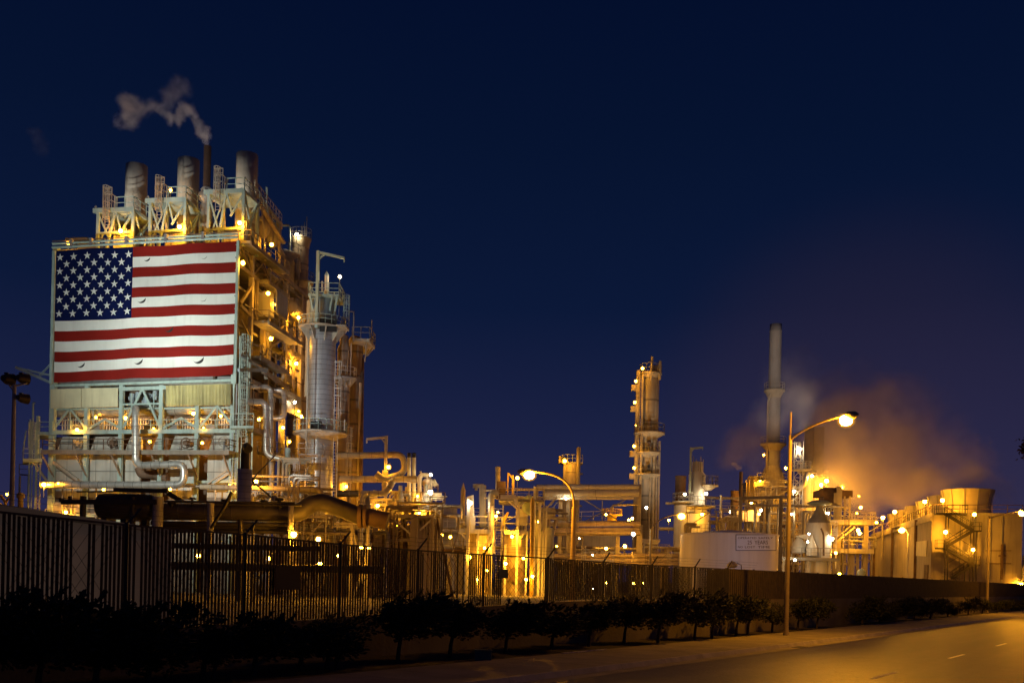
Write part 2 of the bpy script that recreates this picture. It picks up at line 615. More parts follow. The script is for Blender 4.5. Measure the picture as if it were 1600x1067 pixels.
# lattice boom
bm = M()
A, B, Cc = FP(25, 574, 0), FP(80, 598, 0), FP(81, 587, 0)
bm.bar(A, B, .32).bar(A, Cc, .22).bar(FP(62, 587, 0), FP(82, 566, 0), .18).bar(FP(62, 585, 0), FP(80, 585, 0), .18)
bm.bar(FP(45, 580.5, 0), FP(44, 582.5, 0), .15)
part('boom', bm, BLUEG)
# roof edge: twin tube rail over the flag, plus thin handrail
for y0, y1, o, r, mt in ((381, 365.5, 1.0, .14, STEEL), (387, 370.5, 1.1, .17, STEEL), (377, 362, .9, .06, RUSTY)):
    part('roof_edge_pipe', M().cyl(FP(82, y0, o), FP(372, y1, o), r, n=8), mt)
for px in (112, 143, 198, 260, 318):
    y = 384 - (px - 82) * .0552
    part('clamp', M().box(FP(px, y - 2, 1.1), .32, .5, .9, -PHI), GREYS)
zr = hgt(225, 386)
ra, rb = FP(83, 386, 0), FP(366, 386, 0)
ra, rb = at(ra, zr), at(rb, zr)
part('roof', M().slab([ra, rb, rb + VB * BACKD, ra + VB * BACKD], .4), DECK)
part('duct', M().hexa([at(FP(121, 380, -2), zr), at(FP(150, 380, -2), zr), at(FP(150, 380, -7), zr), at(FP(121, 380, -7), zr), at(FP(121, 380, -2), zr + 1.6), at(FP(150, 380, -2), zr + 1.8), at(FP(150, 380, -7), zr + 1.8), at(FP(121, 380, -7), zr + 1.6)]).box(at(FP(136, 380, -4), zr + 1.9), 3, 4.6, .25, -PHI), GREYS)
for i in range(13):                                  # small ducts, braces and boxes standing behind the roof edge
    px = 160 + i * 15 + random.uniform(-4, 4)
    p = at(FP(px, 380, -1.4 - random.random()), zr)
    q = p + UR * random.uniform(-1.6, 1.6) + V((0, 0, random.uniform(1.0, 2.6)))
    part('roof_brace', M().bar(p, q, .2), BEIGE)
# inside: mid floors and back wall of the upper part (seen from the side)
for py in (440, 500, 552, 596):
    z = SP(372, py).z
    a = C0 - UR * 20; b = C0 - UR * .6
    part('floor', M().slab([at(a + VB * 1.2, z), at(b + VB * 1.2, z), at(b + VB * BACKD, z), at(a + VB * BACKD, z)], .3), DECK)
a, b = C0 - UR * 3.4 + VB * 2, C0 - UR * 3.4 + VB * BACKD
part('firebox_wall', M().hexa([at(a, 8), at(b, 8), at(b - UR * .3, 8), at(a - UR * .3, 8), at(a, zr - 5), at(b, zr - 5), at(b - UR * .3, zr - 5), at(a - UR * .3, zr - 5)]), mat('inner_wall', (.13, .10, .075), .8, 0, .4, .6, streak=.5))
# ---- right side steel, all along the depth
def sbar(a, b, w, name='beam', mt=WEATH, o=.1):
    return part(name, M().bar(SP(*a, o), SP(*b, o), w * .7, w), mt)


sbar((377, 379), (484, 467), .5)
sbar((376, 416), (411, 445), .45)
sbar((411, 445), (470, 488), .3)
for a, b, w in (((378, 382), (394, 432), .22), ((394, 432), (412, 410), .22), ((412, 410), (425, 452), .2), ((425, 452), (440, 434), .2),
                ((440, 434), (452, 470), .2), ((376, 474), (397, 442), .35), ((397, 442), (399, 492), .2), ((376, 478), (396, 498), .4), ((377, 500), (392, 530), .25),
                ((412, 548), (446, 528), .28), ((446, 528), (462, 530), .2), ((428, 524), (444, 508), .28), ((436, 560), (452, 545), .24), ((440, 545), (455, 562), .24),
                ((384, 392), (404, 420), .18), ((404, 400), (420, 440), .18), ((372, 512), (376, 545), .2)):
    sbar(a, b, w, 'brace')
sbar((375, 554), (416, 581), .3, 'brace', BLUEG, 1.6)
sbar((373, 578), (417, 577.5), .4, 'beam', BLUEG, 1.6)
sbar((410, 580), (450, 606), .5, 'beam', WEATH, 1.2)
for px, y0, y1, w, o in ((400, 440, 500, .5, 0), (420, 395, 470, .3, 0), (411, 500, 552, .6, 0), (447, 470, 600, .35, 0), (459, 500, 640, .3, 0), (428, 570, 640, .3, 0), (437, 600, 740, .3, 0)):
    p = SP(px, (y0 + y1) / 2, o)
    part('post', M().bar(at(p, ZP(p, y1)), at(p, ZP(p, y0)), w), WEATH)


def side_deck(p0, p1, wid, label='platform', rail=True, mt=DECK):
    a, b = SP(*p0, wid), SP(*p1, wid)
    z = (a.z + b.z) / 2
    ia, ib = a - UR * wid, b - UR * wid
    part(label, M().slab([at(ia, z), at(a, z), at(b, z), at(ib, z)], .3), mt)
    part('beam', M().bar(at(a, z - .3), at(b, z - .3), .18, .5), WEATH)
    if rail:
        part('railing', M().rail([at(ia, z), at(a, z), at(b, z)], 1.25, 1.6, .075), WEATH)
    return a, b, z


side_deck((420, 502), (474, 534), 2.2)
side_deck((408, 552), (452, 583), 1.8)
side_deck((420, 436), (452, 462), 1.4)
side_deck((392, 590), (455, 622), 1.3, rail=False)
side_deck((430, 706), (470, 718), 2.4)
side_deck((396, 668), (424, 676), 2.0)
side_deck((392, 376), (452, 424), 1.6)
# electrical shelter and panels on the side
p = SP(422, 474, .9)
q = SP(428, 474, .9)
part('shelter', M().hexa([at(p, ZP(p, 494)), at(q, ZP(p, 494)), at(q - UR * 2, ZP(p, 494)), at(p - UR * 2, ZP(p, 494)), at(p, ZP(p, 455)), at(q, ZP(p, 455)), at(q - UR * 2, ZP(p, 455)), at(p - UR * 2, ZP(p, 455))]), WHITE)
for (x0, yb0, yt0, x1, yb1, yt1, mt, o) in ((433, 488, 452, 450, 500, 466, GREYS, 1.9), (444, 642, 606, 471, 652, 622, GREYS, .8), (376, 620, 592, 396, 640, 612, RUSTY, -.2), (400, 640, 612, 442, 662, 622, RUSTY, -.4), (452, 585, 545, 474, 592, 556, WHITE, -.3), (408, 560, 518, 424, 566, 528, PANEL, -.3)):
    part('siding_panel', M().sheet(SP(x0, yb0, o), SP(x1, yb1, o), SP(x1, yt1, o), SP(x0, yt0, o), .2, UR), mt)
part('duct', M().tube([SP(446, 545, -.5), SP(452, 556, -.5), SP(474, 560, -.5)], .7, 10), TAN)
part('duct', M().cyl(SP(455, 480, .5), SP(470, 496, .5), .9, n=12), TAN)
for i in range(26):                                  # small pipes and conduits on the side wall
    px = random.uniform(378, 466); py = random.uniform(430, 735) + (px - 378) * .25
    o = random.uniform(-.6, .6)
    p = SP(px, py, o)
    if i % 3:
        part('conduit', M().cyl(p, p + V((0, 0, random.uniform(1.5, 5))), random.uniform(.06, .16), n=6), random.choice((WEATH, GREYS, RUSTY, ALUP)))
    else:
        part('conduit', M().cyl(p, p + VB * random.uniform(2, 6), random.uniform(.06, .16), n=6), random.choice((WEATH, GREYS, RUSTY)))
# caged ladder by the flag's right edge
lp = SP(383, 600, 1.6)
part('ladder', M().ladder(at(lp, ZP(lp, 700)), at(lp, ZP(lp, 523)), .6, UR, True), STEEL)
for px in (375, 391):
    p = SP(px, 560, 1.0)
    part('post', M().bar(at(p, ZP(p, 800)), at(p, ZP(p, 525)), .14), STEEL)
part('railing', M().rail([SP(374, 545, 1.2), SP(394, 552, 1.2)], 1.4, 1.2, .08), STEEL)
# corner landing beside deck A
z = hgt(380, 668)
cl = [at(FP(361, 668, 1.5), z), at(FP(396, 668, 1.5), z), at(FP(396, 668, -1), z), at(FP(361, 668, -1), z)]
part('platform', M().slab(cl, .3), STEEL)
part('railing', M().rail([cl[0], cl[1], cl[2]], 1.4, 1.3, .09), STEEL)
for px, y0, y1 in ((363, 676, 800), (368, 600, 800), (377, 700, 740), (394, 676, 745), (350, 690, 720)):
    p = FP(px, 700, .5)
    part('post', M().bar(at(p, ZP(p, y1)), at(p, ZP(p, y0)), .16), STEEL if px > 370 else GREYS)
part('ladder', M().ladder(at(FP(366, 740, .9), 6), at(FP(366, 740, .9), hgt(366, 668)), .45, UR, False), STEEL)

# ------------------------------------------------------------------ the flag
FLC = [(88, 392), (369.5, 377.5), (364, 586), (84.5, 597)]
FOFF = 1.0
f4 = [FP(x, y, FOFF) for x, y in FLC]


def flag_pt(u, v, out=0.0):
    """u from the left, v from the top"""
    p = f4[0].lerp(f4[1], u).lerp(f4[3].lerp(f4[2], u), v)
    edge = math.sin(math.pi * min(1, max(0, v))) ** .5
    bil = .05 * math.sin(u * 17 + 2 * v) * edge + .03 * math.sin(v * 13 + u * 5) + .012 * math.sin(u * 41 + v * 3) * edge
    sag = 0
    if v > .93:
        bil += .22 * (v - .93) / .07 * (.6 + .4 * math.sin(u * 33)) * (1.0 if u > .3 else .3)
        sag = .0
    return p - VB * (out + bil) + V((0, 0, .05 * math.sin(u * 9 + v * 4) - .03 * math.sin(u * 23)))


FLG = dict(bump=.35)
RED_F = mat('flag_red', (.23, .016, .012), .75, 0, .16, .35, **FLG)
WHT_F = mat('flag_white', (.78, .80, .76), .75, 0, .10, .35, streak=.10, **FLG)
BLU_F = mat('flag_blue', (.004, .009, .062), .75, 0, .1, .3)
for m_ in (RED_F, WHT_F, BLU_F):
    m_.node_tree.nodes['Principled BSDF'].inputs['Specular IOR Level'].default_value = .08
FLAG = thing('flag', 'huge red white and blue striped flag with white stars hung on the steel structure', 'flag', FP(226, 597, FOFF))
fm = M()
NU, NS = 60, 13
CU = .434
us = [CU * i / 26 for i in range(27)] + [CU + (1 - CU) * (i + 1) / 34 for i in range(34)]
vs = [i / 39 for i in range(40)]
idx = {}
for j, v in enumerate(vs):
    for i, u in enumerate(us):
        idx[i, j] = fm.add([flag_pt(u, v)])
for j in range(39):
    for i in range(60):
        st = j // 3
        mi = 2 if (us[i + 1] <= CU + 1e-6 and st < 7) else (0 if st % 2 == 0 else 1)
        fm.face((idx[i, j + 1], idx[i + 1, j + 1], idx[i + 1, j], idx[i, j]), mi, True)
# backing so the banner has a thickness
for j in range(0, 39):
    for i in (0, 59):
        pass
CH, FW, FHt = 7 / 13, (f4[1] - f4[0]).length, (f4[3] - f4[0]).length
for r in range(9):
    for c in range(6 if r % 2 == 0 else 5):
        u = CU * ((c * 2 + 1 + (r % 2)) / 12)
        u = CU * (.055 + .89 * (c * 2 + (r % 2)) / 10)
        v = CH * (r + 1) / 10
        R = .50
        pts = []
        for k in range(10):
            a = math.pi / 2 + k * math.pi / 5 + random.uniform(-.03, .03) * 0
            rr = R if k % 2 == 0 else R * .382
            pts.append(flag_pt(u + rr * math.cos(a) / FW, v - rr * math.sin(a) / FHt, .03))
        n = fm.add(pts + [flag_pt(u, v, .03)])
        for k in range(10):
            fm.face((n + 10, n + k, n + (k + 1) % 10), 1)
fm.build('flag_cloth', [RED_F, WHT_F, BLU_F], FLAG)
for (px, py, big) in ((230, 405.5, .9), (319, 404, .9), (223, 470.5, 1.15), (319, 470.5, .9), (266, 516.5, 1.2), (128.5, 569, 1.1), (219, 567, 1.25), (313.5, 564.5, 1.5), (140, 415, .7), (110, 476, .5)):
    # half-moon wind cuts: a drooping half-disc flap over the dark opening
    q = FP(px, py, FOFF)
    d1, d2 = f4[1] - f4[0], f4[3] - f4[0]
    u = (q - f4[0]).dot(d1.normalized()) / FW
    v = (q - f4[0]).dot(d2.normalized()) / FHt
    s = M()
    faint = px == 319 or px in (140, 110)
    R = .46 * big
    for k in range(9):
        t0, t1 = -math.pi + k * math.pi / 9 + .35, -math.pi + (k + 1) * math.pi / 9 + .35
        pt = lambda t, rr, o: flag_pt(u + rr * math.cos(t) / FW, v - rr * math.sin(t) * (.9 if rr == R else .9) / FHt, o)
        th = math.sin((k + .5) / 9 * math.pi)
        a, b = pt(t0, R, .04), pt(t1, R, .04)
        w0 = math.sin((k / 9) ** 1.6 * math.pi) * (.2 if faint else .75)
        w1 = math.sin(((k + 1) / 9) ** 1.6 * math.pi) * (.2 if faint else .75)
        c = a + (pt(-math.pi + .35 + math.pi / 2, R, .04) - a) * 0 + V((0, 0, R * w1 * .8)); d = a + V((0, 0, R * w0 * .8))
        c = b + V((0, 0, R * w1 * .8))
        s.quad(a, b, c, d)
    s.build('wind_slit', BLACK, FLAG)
for px0, y0, px1, y1, r in ((84.5, 392, 81.6, 600, .2), (372.5, 376, 368, 600, .22)):
    a, b = FP(px0, y0, FOFF + .1), FP(px1, y1, FOFF + .1)
    part('flag_post', M().bar(a, at(a, b.z), .3), STEEL)
for j in range(11):
    z = f4[1].z - j * 1.5 - .4
    c = FP(371.5, 400, FOFF)
    part('clamp', M().box(at(c, z), .45, .3, .12, -PHI), GREYS)

# ------------------------------------------------------------------ three flue stacks on the roof
DECKTIP = []
for k, (dx, dy, lab, top) in enumerate(((0, 0, 'concrete grey flue stack furthest left on the roof in its braced frame', 259.5), (81.5, -15.5, 'middle flue stack on the roof beside the dark smoking vent', 250.5), (173, -29, 'tallest flue stack on the roof above the flag top right corner', 242.5))):
    o = -.6
    base = at(FP(180 + dx, 380, o), zr)
    t = thing('flue_stack', lab, 'chimney', base, 'flue stacks on the heater roof')
    g = lambda x, y, off=o: FP(x + dx, y + dy, off)
    sp = at(g(211, 380, -6.5), 0)
    s = M()
    zt = ZP(sp, top)
    s.lathe(at(sp, 0), [(1.33, zr), (1.33, zt - 6), (1.36, zt - 5.9), (1.36, zt - 5.7), (1.33, zt - 5.6), (1.33, zt - 4.2), (1.36, zt - 4.1), (1.36, zt - 3.9), (1.33, zt - 3.8), (1.33, zt), (1.1, zt), (1.1, zt - 2)], 22)
    s.build('flue', CONC, t)
    fr = M()
    zdk = g(185, 328).z
    L, R_ = g(153.5, 350), g(208, 345)
    for p in (L, R_, L + VB * 4, R_ + VB * 4):
        fr.bar(at(p, zr), at(p, zdk), .34)
    Mx = (L + R_) / 2
    fr.bar(at(L.lerp(R_, .25), zr), at(L.lerp(R_, .5), zdk), .22).bar(at(R_, zdk - .3), at(L.lerp(R_, .62), zdk - 3), .2).bar(at(L.lerp(R_, .5), zdk), at(L.lerp(R_, .66), zdk - 2.6), .18)
    fr.bar(at(L, zdk - .4), at(L.lerp(R_, .32), zr + 1.4), .18).bar(at(L.lerp(R_, .05), zr + 1.2), at(L.lerp(R_, .4), zdk - 1.2), .14)
    fr.bar(at(L + VB * 4, zr), at(R_ + VB * 4, zdk), .2).bar(at(R_, zr), at(R_ + VB * 4, zdk), .2).bar(at(R_, zdk), at(R_ + VB * 4, zr), .2)
    fr.bar(at(L, zr + 2), at(R_, zr + 2.1), .2, .3)
    fr.build('support_frame', STEEL, t)
    d = M()
    d.slab([at(g(146, 326), zdk + .1), at(g(210, 323), zdk + .1), at(g(210, 323) + VB * 4.6, zdk + .1), at(g(150, 323) + VB * 4.6, zdk + .1)], .32)
    d.bar(at(g(146, 326), zdk - .02) - VB * .05, at(g(210, 323), zdk - .02) - VB * .05, .2, .55)
    d.build('deck', STEEL, t)
    DECKTIP.append((at(g(149, 324), zdk + .12), at(sp, zt - 2.5)))
    rl = M()
    rl.rail([at(g(181, 322), zdk + .1), at(g(209, 322), zdk + .1), at(g(209, 322) + VB * 4.4, zdk + .1)], 1.45, 1.4, .09)
    dn = at(g(209, 322) + VB * 4.4, zdk + .1)
    rl.rail([dn, dn + VB * 6.5 + V((0, 0, -1.7))], 1.3, 1.3, .08)
    rl.build('railing', STEEL, t)
    st = M()
    st.bar(dn, dn + VB * 8 + V((0, 0, -2.2)), .5, .25)
    st.bar(dn + UR * .3 + V((0, 0, -.3)), at(dn + VB * 1.5 + UR * .3, zr), .2)
    st.build('stair_flight', BEIGE, t)
    cg = M()
    c0 = at(g(167.5, 330, 0), zdk - 2.6)
    cg.ladder(c0, c0 + V((0, 0, 5.2)), .55, UR, True)
    c1 = at(g(161, 330, .3), zdk)
    cg.rail([c1, c1 + UR * 1.1, c1 + UR * 1.1 + VB * 1.2], 1.6, .6, .08)
    cg.rail([c1 + V((0, 0, 1.2)), c1 + UR * 1.1 + V((0, 0, 1.2))], 1.2, .6, .08)
    cg.build('caged_ladder', BEIGE, t)
    dbx = M()
    dbx.box(at(g(198, 365, -2.2), zr + 1.1), 2.2, 2.0, 2.3, -PHI).box(at(g(198, 365, -1.1), zr + 1.1), 1.5, .2, 1.6, -PHI)
    dbx.build('burner_box', YEL if False else BEIGE, t)
    br = M()
    br.lathe(at(sp, 0), [(1.9, zr), (1.9, zr + 3.2), (1.35, zr + 4.6)], 18)
    br.build('stack_base', BRICK, t)
    pl = M()
    for q in range(6):
        x = 160 + q * 9.3
        p = at(g(x, 350, -1.2), zr)
        pl.tube([p, p + V((0, 0, 1.2 + q % 3)), p + V((.5 * (q % 2) - .2, .4, 2.4 + q % 3))], .1, 6)
    pl.build('small_pipe', BEIGE, t)

# dark vent with steam
vp = at(FP(321, 380, -5), zr)
t = thing('vent_pipe', 'dark rusty vent pipe with silencer puffing steam above the roof', 'vent', vp)
zt = ZP(vp, 229)
M().cyl(at(vp, ZP(vp, 294)), at(vp, zt), .46, n=12).build('pipe', mat('sooty_pipe', (.045, .022, .014), .7, 0, .4, .8), t)
M().lathe(at(vp, 0), [(.3, zr), (.3, zr + 3), (.55, zr + 4), (.8, ZP(vp, 322)), (.5, ZP(vp, 318)), (1.0, ZP(vp, 312)), (.95, ZP(vp, 303)), (.6, ZP(vp, 300)), (.75, ZP(vp, 297)), (.46, ZP(vp, 293))], 14).build('silencer', ALUP, t)
M().tube([vp + V((.5, 0, .2)), vp + V((.9, 0, 2)), vp + V((.2, 0, 4))], .35, 8).build('elbow', ALUP, t)

# big insulated pipes on the building
def pipe(name, label, pts, r, mt=None, group=None, band=1.1, cat='pipe', n=12, bend=None):
    m = M().tube(pts, r, n, bend or r * 2.0, band=band)
    o = m.build(name, [mt or ALUP, SEAM])
    return tag(o, label, cat, group)


pipe('insulated_pipe', 'banded silver pipe dropping from the header and doubling back under the walkway', [FP(212, 640, -1.6), FP(212, 638, 3.4), FP(212, 727, 3.4), FP(288, 725, 3.4), FP(287, 757, 3.4), FP(236, 757.5, 3.4), FP(65, 757, 3.4)], .43, bend=.95)
pipe('insulated_pipe', 'silver pipe on the right side turning down and then right at its foot', [SP(396, 627, 2.6) - UR * 3.5, SP(416, 628, 2.6), SP(416, 711, 2.6), at(SP(416, 722, 2.6), SP(416, 719, 2.6).z) + UR * 2.6], .40, bend=.9)
pipe('insulated_pipe', 'thinner silver pipe bending down behind the larger side pipe', [SP(398, 603, 2.2) - UR * 3.5, SP(423, 604, 2.2), SP(424, 720, 2.2)], .30, bend=.8)
pipe('insulated_pipe', 'short silver hook pipe high on the side wall', [SP(438, 609, 2.4) - UR * 3, SP(444, 609, 2.4), SP(444, 653, 2.4), SP(438, 653, 2.4) - UR * 3], .33, bend=.7)
pipe('process_pipe', 'two close upright pipes stub nearest the black hooded vent', [SP(424, 820, 3), SP(424, 722, 3)], .32, GREYS, band=0)
pipe('process_pipe', 'pale upright pipe between the side pipe and the silver column', [P(450, 850, 122), P(450, 700, 122)], .34, STEEL, band=4)
pipe('process_pipe', 'pipe elbow coming out left of the silver column', [P(484, 749, 124), P(452, 750, 124), P(452, 860, 124)], .42, GREYS, band=1.2)
pipe('process_pipe', 'lower pipe elbow just left of the silver column foot', [P(484, 771, 123), P(460, 772, 123), P(460, 860, 123)], .4, GREYS, band=1.2)
pipe('process_pipe', 'tall thin pale pipe rising just left of the silver column', [P(480.5, 620, 127), P(484.5, 470, 127)], .42, TAN, band=0)
pipe('process_pipe', 'hairline upright pipe against the left flank of silver column', [P(477, 780, 122), P(482, 530, 122)], .11, BEIGE, band=0)
# ------------------------------------------------------------------ helpers for the plant
EX, EY, EZ = V((1, 0, 0)), V((0, 1, 0)), V((0, 0, 1))


def ringdeck(m, c, z, r0, r1, a0=0, a1=2 * math.pi, t=.22, n=20):
    m.lathe(at(c, z), [(r0, -t), (r1, -t), (r1, 0), (r0, 0)], n, 0, a0, a1)


def ringrail(m, c, z, r, a0=0, a1=2 * math.pi, h=1.15, n=14, w=.07):
    p = [at(c, z) + V((r * math.cos(a0 + (a1 - a0) * i / n), r * math.sin(a0 + (a1 - a0) * i / n), 0)) for i in range(n + 1)]
    m.rail(p, h, 1.3, w)


def davit(parent, px, y0, y1, Y, ax, ay, w=.25, mt=None):
    a = P(px, y0, Y); b = at(a, ZP(a, y1)); c = P(ax, ay, Y)
    m = M().bar(a, b, w).bar(b - EZ * w * .5, c, w * .8).bar(b - EZ * 1.1, b.lerp(c, .3), w * .5).bar(c, c - EZ * .5, w * .4)
    return m.build('davit', mt or STEEL, parent)


# ------------------------------------------------------------------ silver column
sc = ground(P(502, 600, 125))
R1 = 1.70
COLT = thing('distillation_column', 'silver banded column with round platform and crane arm beside the flag building', 'column', sc)
z1 = ZP(sc, 519)
M().lathe(sc, [(R1, 0), (R1, z1 - 1), (R1, z1)], 28).build('shell', ALU, COLT)
z2 = ZP(sc, 460)
M().lathe(sc, [(R1 * .98, z1 + .25), (R1 * .98, z2 - .9), (R1 * .7, z2 - .5), (0.02, z2 - .3)], 24).build('head', BLUEG, COLT)
zp = ZP(sc, 517)
m = M(); ringdeck(m, sc, zp + .3, 1.0, 3.0, -2.9, .9)
m.box(at(sc + V((1.6, -1.0, 0)), zp + .2), 3.4, 2.4, .2)
for a in (-2.6, -1.9, -1.2, -.5, .2):
    d = V((math.cos(a), math.sin(a), 0))
    m.hexa([at(sc + d * R1, zp - 1.5), at(sc + d * R1 + d.cross(EZ) * .12, zp - 1.5), at(sc + d * 2.9 + d.cross(EZ) * .12, zp), at(sc + d * 2.9, zp), at(sc + d * R1, zp + .05), at(sc + d * R1 + d.cross(EZ) * .12, zp + .05), at(sc + d * 2.9 + d.cross(EZ) * .12, zp + .06), at(sc + d * 2.9, zp + .06)])
m.build('platform', BEIGE, COLT)
m = M(); ringrail(m, sc, zp + .3, 2.9, -2.9, .9); m.build('railing', STEEL, COLT)
zq = ZP(sc, 466)
m = M(); m.slab([at(P(481, 466, 123), zq), at(P(530, 466, 123), zq), at(P(538, 466, 127), zq), at(P(490, 466, 127), zq)], .3)
for px in (485, 519, 527):
    m.bar(at(P(px, 466, 123), zq - .2), at(P(px - (4 if px > 500 else -5), 466, 124), zq - 2.2), .2)
m.build('platform', STEEL, COLT)
m = M(); m.rail([at(P(481.5, 466, 123), zq), at(P(529.5, 466, 123), zq), at(P(538, 466, 127), zq), at(P(490, 466, 127), zq)], 1.35, 1.3, .08, closed=True)
m.build('railing', STEEL, COLT)
M().box(P(513, 508, 123) , 2.1, .3, 1.6).build('manway', BLACK, COLT)
davit(COLT, 494.5, 512, 392, 122.5, 538, 403.5, .34)
M().cyl(at(P(510, 466, 125), zq), P(510.5, 431, 125), .26, n=8).cyl(P(503.5, 455, 125), P(503.5, 440, 125), .12, n=6).build('vent_pipe', WHITE, COLT)
M().lathe(P(510.5, 431, 125), [(.28, 0), (.3, .1), (.02, .6)], 8).build('vent_cap', BLUEG, COLT)
c = P(540, 540, 125)
M().ladder(at(c, zp - 0), at(c, ZP(c, 462)), .7, (1, .2, 0), True).build('caged_ladder', STEEL, COLT)
c = P(526, 620, 124)
M().ladder(at(c, ZP(c, 780)), at(c, ZP(c, 563)), .5, (1, .3, 0), False).build('ladder', WHITE, COLT)
m = M()
for y in (565, 590, 606, 618, 640):
    q = at(c, ZP(c, y)); m.bar(q - EX * .4, q + EX * .5, .08)
    m.bar(q + EX * .5, q + EX * .5 - EZ * 1.5, .05)
m.build('ladder_hoops', WHITE, COLT)
zm = ZP(sc, 676)
m = M(); ringdeck(m, sc, zm, R1, 3.35, -3.3, 1.0, .3)
m.lathe(at(sc, zm - 1.0), [(R1 + .05, 0), (3.0, .75)], 20, 0, -3.3, 1.0)
m.build('platform', BEIGE, COLT)
m = M(); ringrail(m, sc, zm, 3.3, -3.3, 1.0, 1.3); m.build('railing', STEEL, COLT)
M().box(P(494, 664, 123.1), 1.3, .3, .9).build('manway', BLACK, COLT)
M().cyl(P(538, 672, 123.6), P(538.5, 655, 123.6), .07, n=6).cyl(P(523, 674, 123), P(523, 655, 123), .08).build('post', WHITE, COLT)

# buff column right behind it
c2 = ground(P(536.5, 600, 129))
t = thing('process_column', 'slim buff column standing just right of the silver column', 'column', c2)
M().lathe(c2, [(.86, 0), (.86, ZP(c2, 545)), (.6, ZP(c2, 538)), (.5, ZP(c2, 525)), (.02, ZP(c2, 522))], 16).build('shell', PINK, t)
z = ZP(c2, 590)
m = M(); ringdeck(m, c2, z, .8, 1.7, -2.5, .8); m.lathe(at(c2, z - 1.2), [(.9, 0), (1.65, 1.0)], 14, 0, -2.5, .8); m.build('platform', GREYS, t)
m = M(); ringrail(m, c2, z, 1.65, -2.5, .8, 1.2, 8); m.build('railing', WHITE, t)
M().bar(P(547, 600, 128), P(549, 535, 128), .1).bar(P(541, 605, 128), P(544.5, 548, 128), .08).build('ladder', WHITE, t)
m = M()
q = ground(P(548, 600, 127.5)); m.ladder(at(q, 8), at(q, ZP(q, 668)), .5, EX, True); m.build('caged_ladder', BEIGE, t)
c3 = ground(P(554, 600, 133))
t = thing('process_column', 'broad brown column behind the slim buff one with an overhanging top platform', 'column', c3)
M().lathe(c3, [(1.05, 0), (1.05, ZP(c3, 535)), (.7, ZP(c3, 527)), (.02, ZP(c3, 524))], 18).build('shell', mat('brown_column_paint', (.30, .23, .17), .65, 0, .3, .5, streak=.5, band=3.2), t)
M().cyl(at(c3 - EX * 1.5, 0), at(c3 - EX * 1.5, ZP(c3, 560)), .42, n=10).cyl(at(c3 - EX * .6 - EY * 1.2, 0), at(c3 - EX * .6 - EY * 1.2, ZP(c3, 550)), .16).cyl(at(c3 + EX * .9 - EY * .8, 0), at(c3 + EX * .9 - EY * .8, ZP(c3, 600)), .2).build('riser_pipe', BEIGE, t)
za = ZP(c3, 537)
m = M(); m.slab([at(P(550, 537, 130), za), at(P(577, 540, 130), za), at(P(586, 537, 134), za), at(P(574, 537, 138), za), at(P(548, 537, 138), za)], .35)
m.bar(at(P(583, 537, 134), za - .3), P(573, 556, 133), .22).bar(at(P(573, 537, 131), za), P(570, 565, 131), .14); m.build('platform', BEIGE, t)
m = M(); m.rail([at(P(550, 537, 130), za), at(P(577, 540, 130), za), at(P(586, 537, 134), za), at(P(574, 537, 138), za)], 1.5, 1.4, .08); m.build('railing', GREYS, t)
M().bar(P(580.5, 537, 136), P(581, 500, 136), .1).bar(P(552, 535, 130), P(553, 487, 130), .12).bar(P(553, 487, 130), P(547, 487, 130), .1).build('lightning_rod', GREYS, t)
pipe('process_pipe', 'rusty brown downpipe standing apart right of the tall columns', [P(556, 556, 134), P(566, 556, 133), P(562.5, 860, 131)], .27, RUSTY, band=4, bend=.7)
# column top behind the building
c4 = ground(P(469, 420, 152))
t = thing('process_column', 'column rising behind the heater roof with a lamp at its top', 'column', c4)
M().lathe(c4, [(1.5, 0), (1.5, ZP(c4, 452)), (1.25, ZP(c4, 440)), (1.25, ZP(c4, 385)), (1.05, ZP(c4, 378)), (1.05, ZP(c4, 372)), (.02, ZP(c4, 370))], 18).build('shell', PINK, t)
for y, r in ((373, 1.6), (441, 2.1)):
    m = M(); ringdeck(m, c4, ZP(c4, y), 1.0, r); m.lathe(at(c4, ZP(c4, y) - 1.6), [(1.25, 0), (r * .95, 1.3)], 16); m.build('platform', BEIGE, t)
    m = M(); ringrail(m, c4, ZP(c4, y), r, h=1.3); m.build('railing', GREYS, t)
M().bar(P(479, 372, 151), P(479.5, 339, 151), .1).bar(P(475.5, 372, 151), P(475.8, 347, 151), .08).bar(P(472, 372, 151), P(472, 352, 151), .08).build('lightning_rod', GREYS, t)
m = M(); m.tube([P(453, 440, 150), P(453, 353, 150), P(436, 353.5, 150)], .14, 6); m.build('lamp_pole', STEEL, t)
c5 = ground(P(450, 410, 150))
t = thing('process_vessel', 'domed vessel with wide rim half hidden behind the side truss', 'vessel', c5)
M().lathe(c5, [(1.0, 30), (1.0, ZP(c5, 410)), (1.9, ZP(c5, 400)), (1.7, ZP(c5, 397)), (.9, ZP(c5, 394)), (.02, ZP(c5, 393))], 16).build('shell', BEIGE, t)
m = M(); ringrail(m, c5, ZP(c5, 398), 1.9, h=1.3); m.build('railing', GREYS, t)
M().lathe(c5 + V((1.7, -1, 0)), [(.05, ZP(c5, 432)), (.5, ZP(c5, 427)), (.4, ZP(c5, 415)), (.6, ZP(c5, 410)), (.05, ZP(c5, 406))], 10).build('valve', PINK, t)
